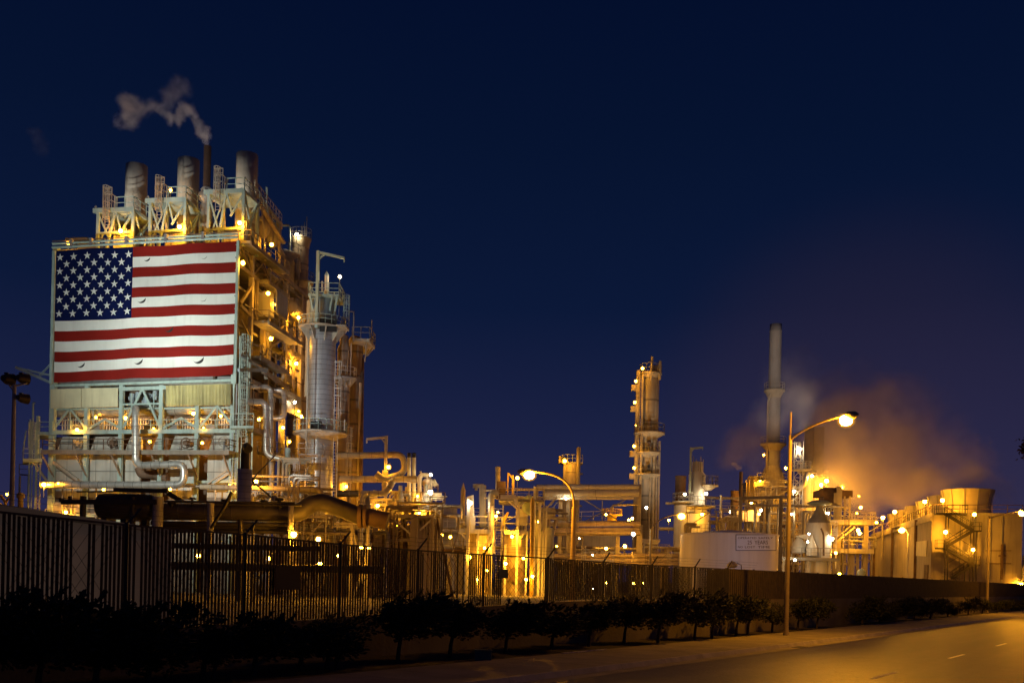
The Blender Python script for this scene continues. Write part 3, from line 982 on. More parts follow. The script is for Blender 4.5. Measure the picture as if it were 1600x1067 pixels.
# high yellow-lit beam end behind the roof
tag(M().bar(P(415, 354, 140), P(440, 353, 140), 1.0, .7).bar(P(404, 352, 140), P(452, 352, 140), .12).build('roof_beam', YEL), 'yellow beam end sticking out behind the roof stairs', 'beam')
tag(M().bar(P(416, 350, 132), P(417, 293, 132), .2).bar(P(416, 345, 132), P(409, 330, 132), .15).build('roof_pole', STEEL), 'lone thin pole rising right of the tallest roof stack', 'pole')
m = M(); m.bar(P(398, 300, 124), P(440, 352, 136), .3, .5).bar(P(405, 340, 126), P(444, 400, 140), .35); m.rail([P(398, 298, 124), P(440, 350, 136)], 1.3, 1.4, .08)
for (x, y0, y1) in ((410, 318, 372), (424, 336, 372), (436, 350, 420), (404, 345, 375)):
    q = P(x, y1, 130); m.bar(q, at(q, ZP(q, y0)), .28)
tag(m.build('roof_stair', BEIGE), 'long stair with handrail descending behind the right roof stack', 'stairs')
m = M(); c = P(412, 372, 128); m.lathe(c, [(.3, 0), (.8, .8), (.8, 2.0), (.3, 2.8), (.28, 3.6)], 10); c = P(425, 388, 131); m.lathe(c, [(.3, 0), (.9, .8), (.9, 2.4), (.3, 3.2)], 10)
tag(m.build('blower_casing', BEIGE), 'pale bulbous blower casings tucked under the roof stair', 'machine')

# ------------------------------------------------------------------ dark foreground pipe rack
DK = 88
t = thing('dark_vessel', 'dark horizontal drum with rounded end lying in front of the heater', 'vessel', ground(P(195, 850, DK)))
M().lathe((0, 0, 0), []).build('x', DARKP, t) if False else None
a, b = P(150, 790, DK), P(246, 793, DK)
M().sweep([a, a + (b - a) * .02, a + (b - a) * .06, a + (b - a) * .13, b - (b - a) * .1, b - (b - a) * .04, b], [.3, .75, 1.05, 1.15, 1.15, .9, .1], 16).build('shell', DARKP, t)
m = M(); m.bar(P(96, 784, DK - 1.5), P(245, 784, DK - 1.5), .3, .42).bar(P(96, 784, DK - 1.5), P(96, 778, DK - 1.5), .3).bar(P(110, 783, DK - 1.4), P(109, 775, DK - 1.4), .25).bar(P(178, 765, DK), P(262, 767, DK), .3, .35).bar(P(120, 768, DK), P(240, 767, DK), .12)
m.build('support_beam', BLACK, t)
for px in (165, 195, 228):
    q = P(px, 800, DK); M().bar(ground(q), at(q, 7), .5).build('saddle', DARKP, t)
pipe('dark_pipe', 'thick dark pipe running level in front of the heater and bending over to the right', [P(240, 798, 90), P(420, 801, 90), P(466, 803, 90), P(492, 781, 90.5), P(530, 793, 91.4), P(566, 808, 92.4)], .80, mat('dark_jacket', (.075, .066, .062), .5, .2, .35, .8, bump=.15), band=2.4, bend=1.6, n=16)
pipe('dark_pipe', 'thinner dark pipe below the thick one', [P(240, 823, 90), P(450, 824, 90)], .42, DARKP, band=0)
tag(M().tube([P(262, 770, 92), P(292, 788, 92), P(310, 789, 92)], .22, 7).build('dark_pipe', BLACK), 'crooked dark pipe slanting down to the thick pipe', 'pipe')
for px, y0, y1, w, mt, lab in ((129, 775, 870, .55, DARKP, 'dark short post left of the drum'), (246, 776, 880, .95, GREYS, 'grey broad pier between the drum and the thick pipe'), (328.5, 786, 880, .6, GREYS, 'pale round post in front of the thick dark pipe'), (207, 776, 880, .5, DARKP, 'dark post behind the drum middle'), (375, 812, 880, .45, DARKP, 'dark post under the thick pipe below the black hood'), (395, 815, 880, .25, DARKP, 'thin dark post right of the one below the black hood'), (454, 790, 880, .5, GREYS, 'grey strut near the thick pipe bend')):
    q = P(px, (y0 + y1) / 2, 87)
    tag(M().cyl(ground(q), at(q, ZP(q, y0)), w / 2, n=12).build('pipe_support', mt), lab, 'support')
tag(M().tube([P(330, 825, 86), P(352, 790, 86), P(362, 768, 86)], .16, 6).build('pipe_brace', BLACK), 'black rod slanting up past the thick dark pipe', 'rod')
m = M()
for px, y0, y1, r in ((268, 798, 786, .16), (300, 797, 779, .12), (352, 799, 782, .2), (412, 800, 783, .14), (436, 801, 780, .18)):
    a = P(px, y0, 89.4); b = at(a, ZP(a, y1))
    mm = M().cyl(a, b, r, n=8).cyl(b - EX * .35, b + EX * .35, r * .7, n=8).cyl(b, b + EZ * .12, r * 2.1, n=12)
    tag(mm.build('valve', DARKP), {268: 'dark valve on the thick pipe nearest the grey pier', 300: 'slim dark valve left of the pale round post', 352: 'stubby dark valve right of the pale round post', 412: 'dark valve on the thick pipe right of the hooded cylinder', 436: 'tallest dark valve just before the pipe bend'}[px], 'valve')
for y, r, x0, x1, lab in ((783, .10, 250, 460, 'thin dark line running just above the thick pipe'), (787, .14, 330, 470, 'second thin dark line above the thick pipe right half'), (829, .16, 250, 470, 'lowest thin dark line of the pipe rack'), (817, .2, 236, 462, 'dark line between the thick pipe and the lower pipe')):
    tag(M().tube([P(x0, y, 89), P(x1, y + 2.5, 89)], r, 7, band=4).build('dark_pipe', [DARKP, SEAM]), lab, 'pipe')
for y, r, x0, x1, lab in ((851, .24, 225, 500, 'upper dark pipe added as cover under the rack, behind the fence slats'), (882, .34, 215, 600, 'lower dark pipe added as cover under the rack, behind the fence slats')):  # pipes added to cover the floodlit heater base behind the slats
    tag(M().tube([P(x0, y, 84), P(x1, y + (x1 - x0) * .022, 84)], r, 8, band=5).build('dark_pipe', [DARKP, SEAM]), lab, 'pipe')
q = P(381, 795, 100)
t = thing('hooded_vent', 'pale cylinder topped by a black curved exhaust hood', 'vent', ground(q))
M().lathe(ground(q), [(.72, 0), (.72, ZP(q, 733)), (.02, ZP(q, 732))], 16).build('cylinder', ALU, t)
M().tube([at(q, ZP(q, 733)), at(q, ZP(q, 704)), at(q, ZP(q, 698)) + V((.3, -.6, 0)), at(q, ZP(q, 704)) + V((.6, -1.0, 0))], .44, 12, .9).build('hood', BLACK, t)
m = M(); m.bar(P(390, 748, 101), P(440, 790, 104), .14).bar(P(393, 750, 103), P(440, 700, 108), .1); tag(m.build('cable_stay', BLACK), 'black stay wires slanting away from the pale hooded cylinder', 'cable')

# ------------------------------------------------------------------ pipes and platform between the silver column and mid plant
MD = 125
pipe('overhead_pipe', 'upper brown pipe bridge pipe turning down past two black tipped vents', [P(525, 712, MD), P(630, 710, MD), P(633, 738, MD), P(600, 749, MD - 2), P(588, 740, MD - 2)], .40, TAN, band=1.5, bend=1.0)
pipe('overhead_pipe', 'middle long level pipe ending below the two black tipped vents', [P(530, 748.5, MD - 1), P(652, 748.5, MD - 1)], .42, TAN, band=1.6)
pipe('overhead_pipe', 'silver S shaped pipe rising to the middle long level pipe', [P(563, 771, MD - 3), P(604, 771, MD - 3), P(614, 752, MD - 3)], .36, ALUP, band=1.1, bend=.9)
pipe('overhead_pipe', 'level pipe reaching from the silver column to a valve', [P(527, 771, MD), P(560, 771, MD)], .42, DARKP, band=1.5)
pipe('process_pipe', 'thick upright brown pipe below the dark bent pipe end', [P(548, 870, 118), P(548, 805, 118)], .5, TAN, band=1.3)
pipe('process_pipe', 'upright pipe pair member with bands under the bent pipe flange', [P(563, 870, 112), P(563, 806, 112), P(567, 775, 112), P(574, 771, 112)], .3, ALUP, band=.9)
pipe('process_pipe', 'upright grey pipe at the left leg of platform', [P(575, 870, 116), P(574, 772, 116)], .3, GREYS, band=1.4)
m = M(); a = P(562, 806.5, 92.2)
m.cyl(a - EX * .1, a + EX * .25, 1.1, n=14).cyl(a + EX * .4, a + EX * .7, 1.1, n=14).cyl(a + EX * .7, a + EX * 2.6 - EZ * .4, .8, n=14)
tag(m.build('flange', RUSTY), 'rusty flange joint on the big bent pipe end', 'flange')
t = thing('jib_crane', 'small jib crane arm standing over the brown pipes', 'crane', P(602, 750, 124))
davit(t, 602, 752, 681, 124, 573, 686, .33, BEIGE)
M().bar(P(602, 735, 124), P(601, 775, 124), .6).build('mast', TAN, t)
for px, lab in ((639.5, 'left one of two short cream vents with black tips'), (647, 'right one of two short cream vents with black tips')):
    t = thing('vent_stub', lab, 'vent', P(px, 790, 126))
    M().cyl(P(px - .5, 790, 126), P(px, 713, 126), .24, n=8).build('pipe', CREAM, t)
    M().cyl(P(px, 714, 126), P(px + .3, 708, 126) - EY * .2, .25, n=8).build('tip', BLACK, t)
# platform structure
t = thing('pipe_platform', 'steel platform with white railing and A frame braces left of mid plant', 'platform', ground(P(628, 850, 124)))
zz = P(628, 805, 124).z
a, b = at(P(577, 805, 122), zz), at(P(678, 805, 122), zz)
M().slab([a, b, b + EY * 7, a + EY * 7], .35).build('deck', BEIGE, t)
M().rail([a + EY * 7, a, b, b + EY * 7], 1.25, 2.1, .08).build('railing', BEIGE, t)
for px in (579, 648, 676):
    for dy in (0, 6.5):
        q = at(P(px, 805, 122) + EY * dy, zz); M().bar(ground(q), q - EZ * .3, .34 if px != 648 else .8).build('column', TAN, t)
for p, q in (((578, 841), (611, 812)), ((616, 812), (648, 840)), ((676, 810), (656, 828))):
    M().bar(P(*p, 122.3), P(*q, 122.3), .2).build('brace', WHITE, t)
M().bar(P(577, 843, 122.4), P(660, 844.5, 122.4), .2, .3).build('beam', BEIGE, t)
for i in range(9):
    x = 585 + i * 10
    q = P(x, 800, 125 + (i * 7) % 4)
    h = random.uniform(1.5, 4.5)
    m = M().lathe(at(q, zz), [(.5, 0), (.5, h * .6), (.25, h * .8), (.22, h)], 10)
    m.tube([at(q, zz + h * .7), at(q, zz + h * .7) + EX * random.choice((-1.2, 1.2)), at(q, zz + .3) + EX * random.choice((-1.2, 1.2))], .18, 7)
    m.build('pump', random.choice((BEIGE, RUSTY, GREYS, TAN)), t)
q = ground(P(668, 800, 126))
t = thing('process_column', 'short column with a curved pipe top beside bright white lamp', 'column', q)
M().lathe(q, [(.55, 0), (.55, ZP(q, 760)), (.8, ZP(q, 757)), (.8, ZP(q, 752)), (.5, ZP(q, 748)), (.02, ZP(q, 746))], 12).build('shell', PINK, t)
M().tube([at(q, ZP(q, 750)), at(q, ZP(q, 742)), P(656, 742, 126), P(656, 790, 126)], .3, 9).build('overhead_line', BEIGE, t)
M().cyl(P(676, 756, 126), P(682, 753, 126), .5, n=10).cyl(P(660, 744, 126), P(657, 736, 126), .12).build('nozzle', TAN, t)
# white shed and tanks behind
t = thing('storage_tank', 'pale low tank beyond the platform, lamp on its left edge', 'tank', ground(P(700, 850, 190)))
q = ground(P(690, 850, 195)); M().lathe(q, [(2.9, 0), (2.9, ZP(q, 794)), (.02, ZP(q, 791))], 24).build('shell', WHITE, t)
q2 = ground(P(700, 850, 185)); M().lathe(q2, [(4.0, 0), (4.0, ZP(q2, 806)), (.02, ZP(q2, 799))], 24).build('lower_shell', WHITE, t)
m = M(); z = ZP(q2, 826); a, b = at(P(682, 826, 178), z), at(P(716, 826, 178), z); m.slab([a, b, b + EY * 4, a + EY * 4], .9); m.rail([a, b], 2.0, 1.6, .14); m.build('walkway', WHITE, t)

# clutter: process pipes, pumps and small drums between the units
CL = random.Random(5)


def clutter(x0, x1, y0, y1, Y0, Y1, n, group, lab, mats_):
    for i in range(n):
        px, Y = CL.uniform(x0, x1), CL.uniform(Y0, Y1)
        py = CL.uniform(y0, y1)
        p = P(px, py, Y)
        r = CL.uniform(.1, .32)
        k = i % 4
        m = M()
        if k == 0:
            m.tube([ground(p), p, p + EX * CL.uniform(-5, 5) + EY * CL.uniform(0, 2), ground(p) + EX * CL.uniform(-4, 4)], r, 8)
        elif k == 1:
            L = CL.uniform(3, 9)
            m.tube([p - EX * L, p + EX * L * .6, p + EX * L * .6 - EZ * min(p.z - .2, CL.uniform(1, 3))], r, 8, band=1.4)
        elif k == 2:
            m.lathe(ground(p), [(r * 3.2, 0), (r * 3.2, p.z * .6), (r * 2.2, p.z * .72), (r, p.z * .75), (r, p.z)], 12)
        else:
            m.bar(ground(p), p, .25).bar(p - EX * 2, p + EX * 2, .22).bar(ground(p) + EX * 1.8, p + EX * 1.8, .22).bar(ground(p) + EX * 1.8, p, .12)
        tag(m.build(('process_pipe', 'process_pipe', 'small_drum', 'steel_gantry')[k], [CL.choice(mats_), SEAM]), lab % ('bent pipe', 'level pipe', 'upright drum', 'steel frame')[k], ('pipe', 'pipe', 'drum', 'gantry')[k], group + ' ' + ('risers', 'runs', 'drums', 'frames')[k])


clutter(392, 475, 740, 830, 112, 121, 26, 'low pipework under the side wall:', '%s in the tangle between hooded vent and silver column', (BEIGE, GREYS, RUSTY, TAN, ALUP))
clutter(500, 580, 790, 850, 108, 135, 22, 'pipework by the silver column foot:', '%s in the tangle at the foot of the silver column', (BEIGE, GREYS, RUSTY, TAN, ALUP))
clutter(575, 680, 765, 850, 124, 136, 26, 'pipework about the A frame platform:', '%s in the tangle on and under the A frame platform', (BEIGE, TAN, RUSTY, TAN, ALUP))
clutter(700, 860, 800, 890, 155, 168, 22, 'pipework about the twin furnaces:', '%s in the tangle around the twin yellow lit furnaces', (BEIGE, TAN, RUSTY, PINK, ALUP))
clutter(850, 1050, 852, 888, 176, 215, 24, 'pipework beneath the pipe bridge:', '%s among low pipework beneath the pale pipe bridge', (BEIGE, TAN, RUSTY, WHITE, ALUP))
clutter(1100, 1240, 765, 840, 205, 232, 24, 'pipework beyond the round tank:', '%s in the tangle beyond the white round tank', (BEIGE, TAN, RUSTY, WHITE, ALUP))
clutter(1225, 1345, 790, 900, 180, 215, 30, 'pipework about the cone silo:', '%s in the tangle around the cone topped silo', (BEIGE, TAN, RUSTY, WHITE, ALUP))



def fine(x0, x1, y0, y1, Y0, Y1, n, group, lab, mats_):
    """slender scaffolds, conduits and railed landings"""
    for i in range(n):
        px, Y, py = CL.uniform(x0, x1), CL.uniform(Y0, Y1), CL.uniform(y0, y1)
        p = P(px, py, Y)
        w = Y * .00055
        m = M()
        k = i % 3
        if k == 0:
            L = CL.uniform(2.5, 6)
            m.slab([p, p + EX * L, p + EX * L + EY * 1.5, p + EY * 1.5], .18).rail([p, p + EX * L, p + EX * L + EY * 1.5], 1.2, 1.5, w)
            for d in (.2, L - .2):
                m.bar(at(p, max(0, p.z - 7)) + EX * d, p + EX * d, w * 2)
            m.bar(at(p, max(0, p.z - 3)) + EX * .2, p + EX * (L - .2), w * 1.5)
        elif k == 1:
            for d in (0, .55, 1.0):
                m.tube([at(p, 0) + EX * d, p + EX * d - EZ * d * .5, p + EX * (d + CL.uniform(1.5, 4)) - EZ * d * .5 + EY * .3], w * CL.uniform(1.5, 3), 7, bend=.5)
        else:
            m.ladder(at(p, max(0, p.z - 8)), p, .6, EX, i % 2 == 0)
        tag(m.build(('railed_landing', 'conduit_bundle', 'access_ladder')[k], CL.choice(mats_)), lab % ('railed landing', 'bundle of thin upright conduits', 'thin access ladder')[k], ('platform', 'pipe', 'ladder')[k], group + ' ' + ('landings', 'conduits', 'ladders')[k])


fine(575, 672, 745, 835, 120, 135, 15, 'fine steelwork about the A frame platform', '%s among the brown pipes by the A frame platform', (BEIGE, TAN, WEATH))
fine(715, 860, 770, 850, 154, 164, 15, 'fine steelwork about the twin furnaces', '%s amid the twin furnace structure', (BEIGE, WHITE, TAN, WEATH))
fine(855, 1050, 835, 885, 155, 210, 21, 'fine steelwork below the pipe bridge', '%s below the pale pipe bridge', (BEIGE, TAN, WEATH, WHITE))
fine(1065, 1150, 790, 835, 190, 215, 12, 'fine steelwork left beyond the round tank', '%s beyond the left half of the round tank', (BEIGE, TAN, WEATH))
fine(1155, 1245, 740, 840, 205, 240, 24, 'fine steelwork below the tall stack', '%s in the glowing plant below the tall stack', (BEIGE, TAN, YEL, WEATH))
fine(1228, 1345, 770, 895, 165, 205, 27, 'fine steelwork about the cone silo', '%s in the bright structure around the cone silo', (BEIGE, WHITE, TAN, WEATH))
fine(395, 478, 700, 820, 110, 122, 15, 'fine steelwork right of the hooded vent', '%s between the hooded vent and silver column', (BEIGE, TAN, WEATH))
# ------------------------------------------------------------------ mid plant: twin furnaces
UN = thing('furnace_unit', 'twin cylindrical furnaces lit yellow under a railed platform', 'furnace', ground(P(775, 880, 150)))
for px in (749, 804):
    q = ground(P(px, 870, 152)); M().lathe(q, [(1.75, 0), (1.75, ZP(q, 838)), (1.3, ZP(q, 832))], 22).build('furnace_shell', BRICK, UN)
    M().box(P(px + 3, 845, 150.2), 1.5, .2, 1.7).build('hatch', CREAM, UN)
M().cyl(P(807, 898, 150.4), P(807, 898, 149.4), 1.25, n=16).build('burner_drum', RUSTY, UN)
zz = P(775, 827, 148).z
for x0, x1 in ((716, 767), (788, 822)):
    a, b = at(P(x0, 827, 148), zz), at(P(x1, 827, 148), zz)
    M().slab([a, b, b + EY * 7, a + EY * 7], .6).build('deck', WHITE, UN)
    M().rail([a + EY * 6, a, b, b + EY * 6], 1.9, 2.3, .16).build('railing', WHITE, UN)
for px, y0, y1, w in ((730, 778, 900, .42), (745.5, 827, 900, .26), (768, 790, 860, .3), (789, 850, 900, .3), (808, 775, 868, .34), (822, 830, 900, .25), (842, 780, 870, .35), (848, 760, 870, .24), (852, 790, 870, .25), (835, 760, 800, .35)):
    q = P(px, y1, 147.6)
    M().bar(ground(q), at(q, ZP(q, y0)), w).build('column', WHITE, UN)
for p, q in (((719, 831), (728, 842)), ((767, 831), (760, 846)), ((820, 831), (810, 846)), ((792, 780), (808, 795)), ((808, 795), (824, 780)), ((848, 800), (870, 776))):
    M().bar(P(*p, 147.5), P(*q, 147.5), .22).build('brace', WHITE, UN)
q = P(779, 870, 146.5)
M().ladder(at(q, 1), at(q, ZP(q, 808)), .95, EX, False).build('ladder', WHITE, UN)
M().bar(P(786, 812, 147), P(793, 800, 147), .2).bar(P(783, 826, 147), P(794, 800, 147), .25).build('stair_flight', YEL, UN)
M().tube([P(768, 865, 148), P(767, 772, 148), P(778, 769, 148)], .5, 10, bend=1.1, band=1.2).build('riser_pipe', [ALUP, SEAM], UN)
M().hexa([P(729, 830, 150), P(742, 830, 150), P(742, 830, 152), P(729, 830, 152), P(729, 776, 150), P(740, 773, 150), P(740, 773, 152), P(729, 776, 152)]).build('duct', WHITE, UN)
M().bar(P(755, 822, 153), P(754, 758, 153), .95).bar(P(756, 759, 153), P(739, 759, 153), .75, .55).bar(P(744, 760, 153), P(744, 766, 153), .4).build('davit', GREYS, UN)
z2 = P(800, 781, 149).z
a, b = at(P(779, 781, 147), z2), at(P(850, 783, 147), z2)
M().slab([a, b, b + EY * 7, a + EY * 7], .35).build('deck', GREYS, UN)
M().rail([a, b], 1.6, 2.0, .1).build('railing', BEIGE, UN)
M().bar(P(782, 776, 146.8), P(806, 776, 146.8), .5, .6).bar(P(805, 776, 146.8), P(808, 790, 146.8), .5).build('beam', WHITE, UN)
M().cyl(P(778, 776, 149), P(778, 733, 149), .36, n=10).cyl(P(778, 736, 149), P(778, 729, 149), .38, n=10).build('vent_pipe', TAN, UN)
M().box(P(783, 766, 149), 1.4, 1.4, 2.6).build('equipment_box', RUSTY, UN)
m = M().bar(P(793, 776, 149), P(794, 738, 149), .18).bar(P(801, 776, 149), P(801.5, 742, 149), .25).bar(P(794, 739, 149), P(802, 748, 149), .25).bar(P(802, 748, 149), P(802, 770, 149), .3)
m.build('gantry', YEL, UN)
for y in (756, 768):
    M().cyl(P(756, y + 10, 150.5), P(850, y + 9, 150.5), .14, n=6).build('overhead_line', BEIGE, UN)
tag(M().cyl(ground(P(831.5, 880, 145)), P(832, 782, 145), .3, n=10).lathe(P(832, 782, 145), [(.3, 0), (.02, .6)], 10).build('vent_pole', YEL), 'tall thick yellow lit post with pointed cap right of the furnaces', 'post')
tag(M().lathe(P(722.5, 820, 150), [(.36, 0), (.36, 5.2), (.25, 5.6), (.02, 6.4)], 10).build('vent_stub', TAN), 'short cream vent with dark tip left of the furnaces', 'vent')
q = P(822, 808, 151); M().box(P(815, 808, 151), 1.8, 1.8, 2.4).build('equipment_box', WHITE, UN)
M().lathe(P(826, 805, 150), [(.1, 0), (.9, .6), (1.1, 1.6), (.9, 2.6), (.1, 3.1)], 12).build('drum', BLUEG, UN)
M().box(P(820, 836, 149), 1.2, 1.2, 1.3).build('motor', BLUEG, UN)
for px, y in ((838, 800), (846, 832), (856, 826)):
    q = ground(P(px, 850, 153)); M().lathe(q, [(.9, 0), (.9, ZP(q, y)), (.02, ZP(q, y - 4))], 14).build('drum', GREYS, UN)

# ------------------------------------------------------------------ pipe bridge
PB = thing('pipe_bridge', 'long pale pipe bridge on steel posts running right from the furnaces', 'pipe bridge', ground(P(920, 870, 172)))
for y, r, x0, x1 in ((761, .5, 838, 998), (771, .65, 848, 998), (778, .35, 850, 990), (818, .5, 850, 1000), (827, .35, 860, 1000), (832, .55, 860, 1000), (868, .4, 845, 1060), (875, .35, 845, 1060), (881, .3, 845, 1060)):
    M().tube([P(x0, y, 172), P(x1, y - .5 + (0 if y > 800 else 0), 172)], r, 10, band=9).build('bridge_pipe', [WHITE if y < 800 else PINK, SEAM], PB)
for px, y0 in ((836, 760), (886, 757), (997, 757), (892, 830), (965, 838), (1000, 820), (874, 775)):
    q = P(px, 870, 174); M().bar(ground(q), at(q, ZP(q, y0)), .62).build('column', BEIGE, PB)
for p, q in (((905, 776), (965, 812)), ((915, 814), (988, 775)), ((880, 765), (860, 790)), ((848, 812), (882, 772))):
    M().bar(P(*p, 174), P(*q, 174), .18).build('brace', GREYS, PB)
M().rail([P(890, 814, 173), P(945, 813, 173)], 1.6, 2.2, .1).build('railing', GREYS, PB)
M().bar(P(941, 815, 173), P(941, 782, 173), .15).build('mast', GREYS, PB)
q = ground(P(915, 870, 230))
tag(M().lathe(q, [(7.8, 0), (7.8, ZP(q, 833)), (.02, ZP(q, 829))], 30).build('storage_tank', WHITE), 'white lit tank half hidden below the pale pipe bridge', 'tank')
t = thing('lit_platform', 'small yellow lit railed platform beyond the pipe bridge', 'platform', P(956, 815, 190))
q = P(956, 806, 190); M().lathe(q - EZ * 1.2, [(.9, 0), (.9, 1.2), (2.0, 1.3), (2.0, 1.5), (.02, 1.5)], 14).build('deck', YEL, t)
m = M(); ringrail(m, q, q.z + .3, 1.9, h=1.0, w=.12); m.build('railing', YEL, t)
M().tube([P(957, 802, 190), P(957, 789, 190), P(1000, 788, 190)], .2, 7).build('pipe', TAN, t)

# ------------------------------------------------------------------ far columns
q = ground(P(892, 800, 220))
t = thing('process_column', 'pale square topped column behind the curved street lamp', 'column', q)
M().lathe(q, [(1.75, 0), (1.75, ZP(q, 728)), (1.0, ZP(q, 722)), (.02, ZP(q, 721))], 18).build('shell', PINK, t)
M().cyl(at(q + V((1.3, -1.6, 0)), 0), at(q + V((1.3, -1.6, 0)), ZP(q, 700)), .45, n=8).cyl(at(q + V((-1.6, -1.0, 0)), 0), at(q + V((-1.6, -1.0, 0)), ZP(q, 716)), .4, n=8).build('riser_pipe', TAN, t)
M().box(at(q, ZP(q, 724)), 4.6, 3.4, .3).box(at(q - EX * 2.4, ZP(q, 719)), 1.3, 2, 1.5).build('platform', TAN, t)
M().rail([at(q + V((-2.2, -1.7, 0)), ZP(q, 723)), at(q + V((2.2, -1.7, 0)), ZP(q, 723))], 1.6, 1.2, .12).bar(at(q + EX * 1.4, ZP(q, 722)), at(q + EX * 1.4, ZP(q, 698)), .2).build('railing', GREYS, t)
for y in (740, 757, 790, 810):
    M().box(at(q + EX * 2.1, ZP(q, y)), .6, .6, .4).build('bracket', GREYS, t)

q = ground(P(1014, 700, 230))
TCL = thing('distillation_column', 'tallest slender column in the centre with platforms and side lamps', 'column', q)
zs = ZP(q, 676)
M().lathe(q, [(1.95, 0), (1.95, zs), (2.05, zs + .1), (2.05, ZP(q, 596)), (1.6, ZP(q, 590)), (1.6, ZP(q, 586)), (.02, ZP(q, 584))], 22).build('shell', mat('tall_column_paint', (.42, .38, .32), .6, 0, .25, .4, streak=.6, band=5.5, rust=(.16, .1, .05)), TCL)
for dx, dy, r, y0 in ((-2.9, -.6, .55, 580), (-2.0, -1.9, .3, 588), (.9, -2.1, .34, 690), (2.2, -1.5, .28, 690), (.1, -2.3, .22, 700), (1.6, -1.9, .2, 720)):
    s = at(q + V((dx, dy, 0)), 0)
    M().cyl(s, at(s, ZP(q, y0)), r, n=10).build('riser_pipe', TAN if dx < 0 else BEIGE, TCL)
for y, a0, a1, r in ((583, 0, 6.2832, 2.6), (676, 0, 6.2832, 3.6), (707, -3.2, -.8, 3.3), (741, -3.2, -.8, 3.3)):
    m = M(); ringdeck(m, q, ZP(q, y), 1.9, r, a0, a1, .4)
    m.lathe(at(q, ZP(q, y) - 1.3), [(2.0, 0), (r * .92, .9)], 18, 0, a0, a1)
    m.build('platform', TAN, TCL)
    m = M(); ringrail(m, q, ZP(q, y), r - .1, a0, a1, 1.9, 12, .1); m.build('railing', GREYS, TCL)
for y in (607, 640, 710, 745):
    M().box(at(q + V((-3.9, -.4, 0)), ZP(q, y)), 1.2, 1.2, 1.3).build('landing', TAN, TCL)
for y in (660, 692, 730):
    M().tube([at(q + V((-.3, -2.0, 0)), ZP(q, y)), at(q + V((-.3, -2.6, 0)), ZP(q, y)), at(q + V((-.3, -2.6, 0)), ZP(q, y + 7))], .4, 8).build('nozzle', BLACK if y == 730 else RUSTY, TCL)
M().cyl(at(q + V((-.1, -1.9, 0)), ZP(q, 598)), at(q + V((0, -1.9, 0)), ZP(q, 560)), .3, n=8).cyl(at(q + V((1.9, -1.5, 0)), ZP(q, 595)), at(q + V((1.9, -1.5, 0)), ZP(q, 566)), .35, n=8).bar(at(q + V((-1.2, -1.0, 0)), ZP(q, 572)), at(q + V((-.2, -1.0, 0)), ZP(q, 565)), .12).bar(at(q + V((-1.2, -1.0, 0)), ZP(q, 580)), at(q + V((-1.2, -1.0, 0)), ZP(q, 571)), .18).box(at(q + V((.9, -.5, 0)), ZP(q, 577)), 1.5, 1.2, 1.6).build('top_vents', TAN, TCL)
q = P(1000, 700, 228); M().ladder(at(q, 6), at(q, ZP(q, 585)), .8, EX, False).build('ladder', TAN, TCL)

# brown stacks and the small davit column
for px, y0, r, lab in ((1062, 745, 1.25, 'stubby dark brown stack left of the small crane topped column'), (1147, 768, .9, 'squat brown stack beyond the round tank top')):
    q = ground(P(px, 820, 230))
    tag(M().lathe(q, [(r, 0), (r * 1.0, ZP(q, y0)), (r * 1.08, ZP(q, y0)), (r * 1.08, ZP(q, y0 - 1.5)), (r * .8, ZP(q, y0 - 1.5))], 18).build('brown_stack', RUSTY), lab, 'chimney')
q = ground(P(1088, 800, 205))
t = thing('process_column', 'grey column with three ring platforms and a crane arm behind the round tank', 'column', q)
M().lathe(q, [(2.6, 0), (2.6, ZP(q, 800)), (1.75, ZP(q, 795)), (1.75, ZP(q, 742)), (1.1, ZP(q, 736)), (1.1, ZP(q, 722)), (.02, ZP(q, 720))], 20).build('shell', WHITE, t)
M().cyl(at(q - EX * 2.6, 0), at(q - EX * 2.6, ZP(q, 790)), 2.0, n=18).build('lower_drum', WHITE, t)
for y, dx, r in ((757, 2.2, 2.2), (790, .4, 3.4), (784, -2.6, 2.4)):
    m = M(); ringdeck(m, q + EX * dx, ZP(q, y), .8, r, t=.4); m.lathe(at(q + EX * dx, ZP(q, y) - 1.2), [(.6, 0), (r * .9, .9)], 16); m.build('platform', BEIGE, t)
    m = M(); ringrail(m, q + EX * dx, ZP(q, y), r - .1, h=1.7, w=.1); m.build('railing', GREYS, t)
m = M()
for i in range(5):
    m.bar(at(q + V((-1 + i * .5, -1.1, 0)), ZP(q, 738)), at(q + V((-1 + i * .5, -1.1, 0)), ZP(q, 714 + (i % 3) * 4)), .14)
m.build('top_vents', BEIGE, t)
davit(t, 1078, 770, 699, 203, 1098, 699, .42)
M().cyl(P(1040, 786, 205), P(1085, 786, 205), .25, n=8).cyl(P(1030, 826, 205), P(1078, 826, 205), .35, n=8).build('side_pipe', TAN, t)

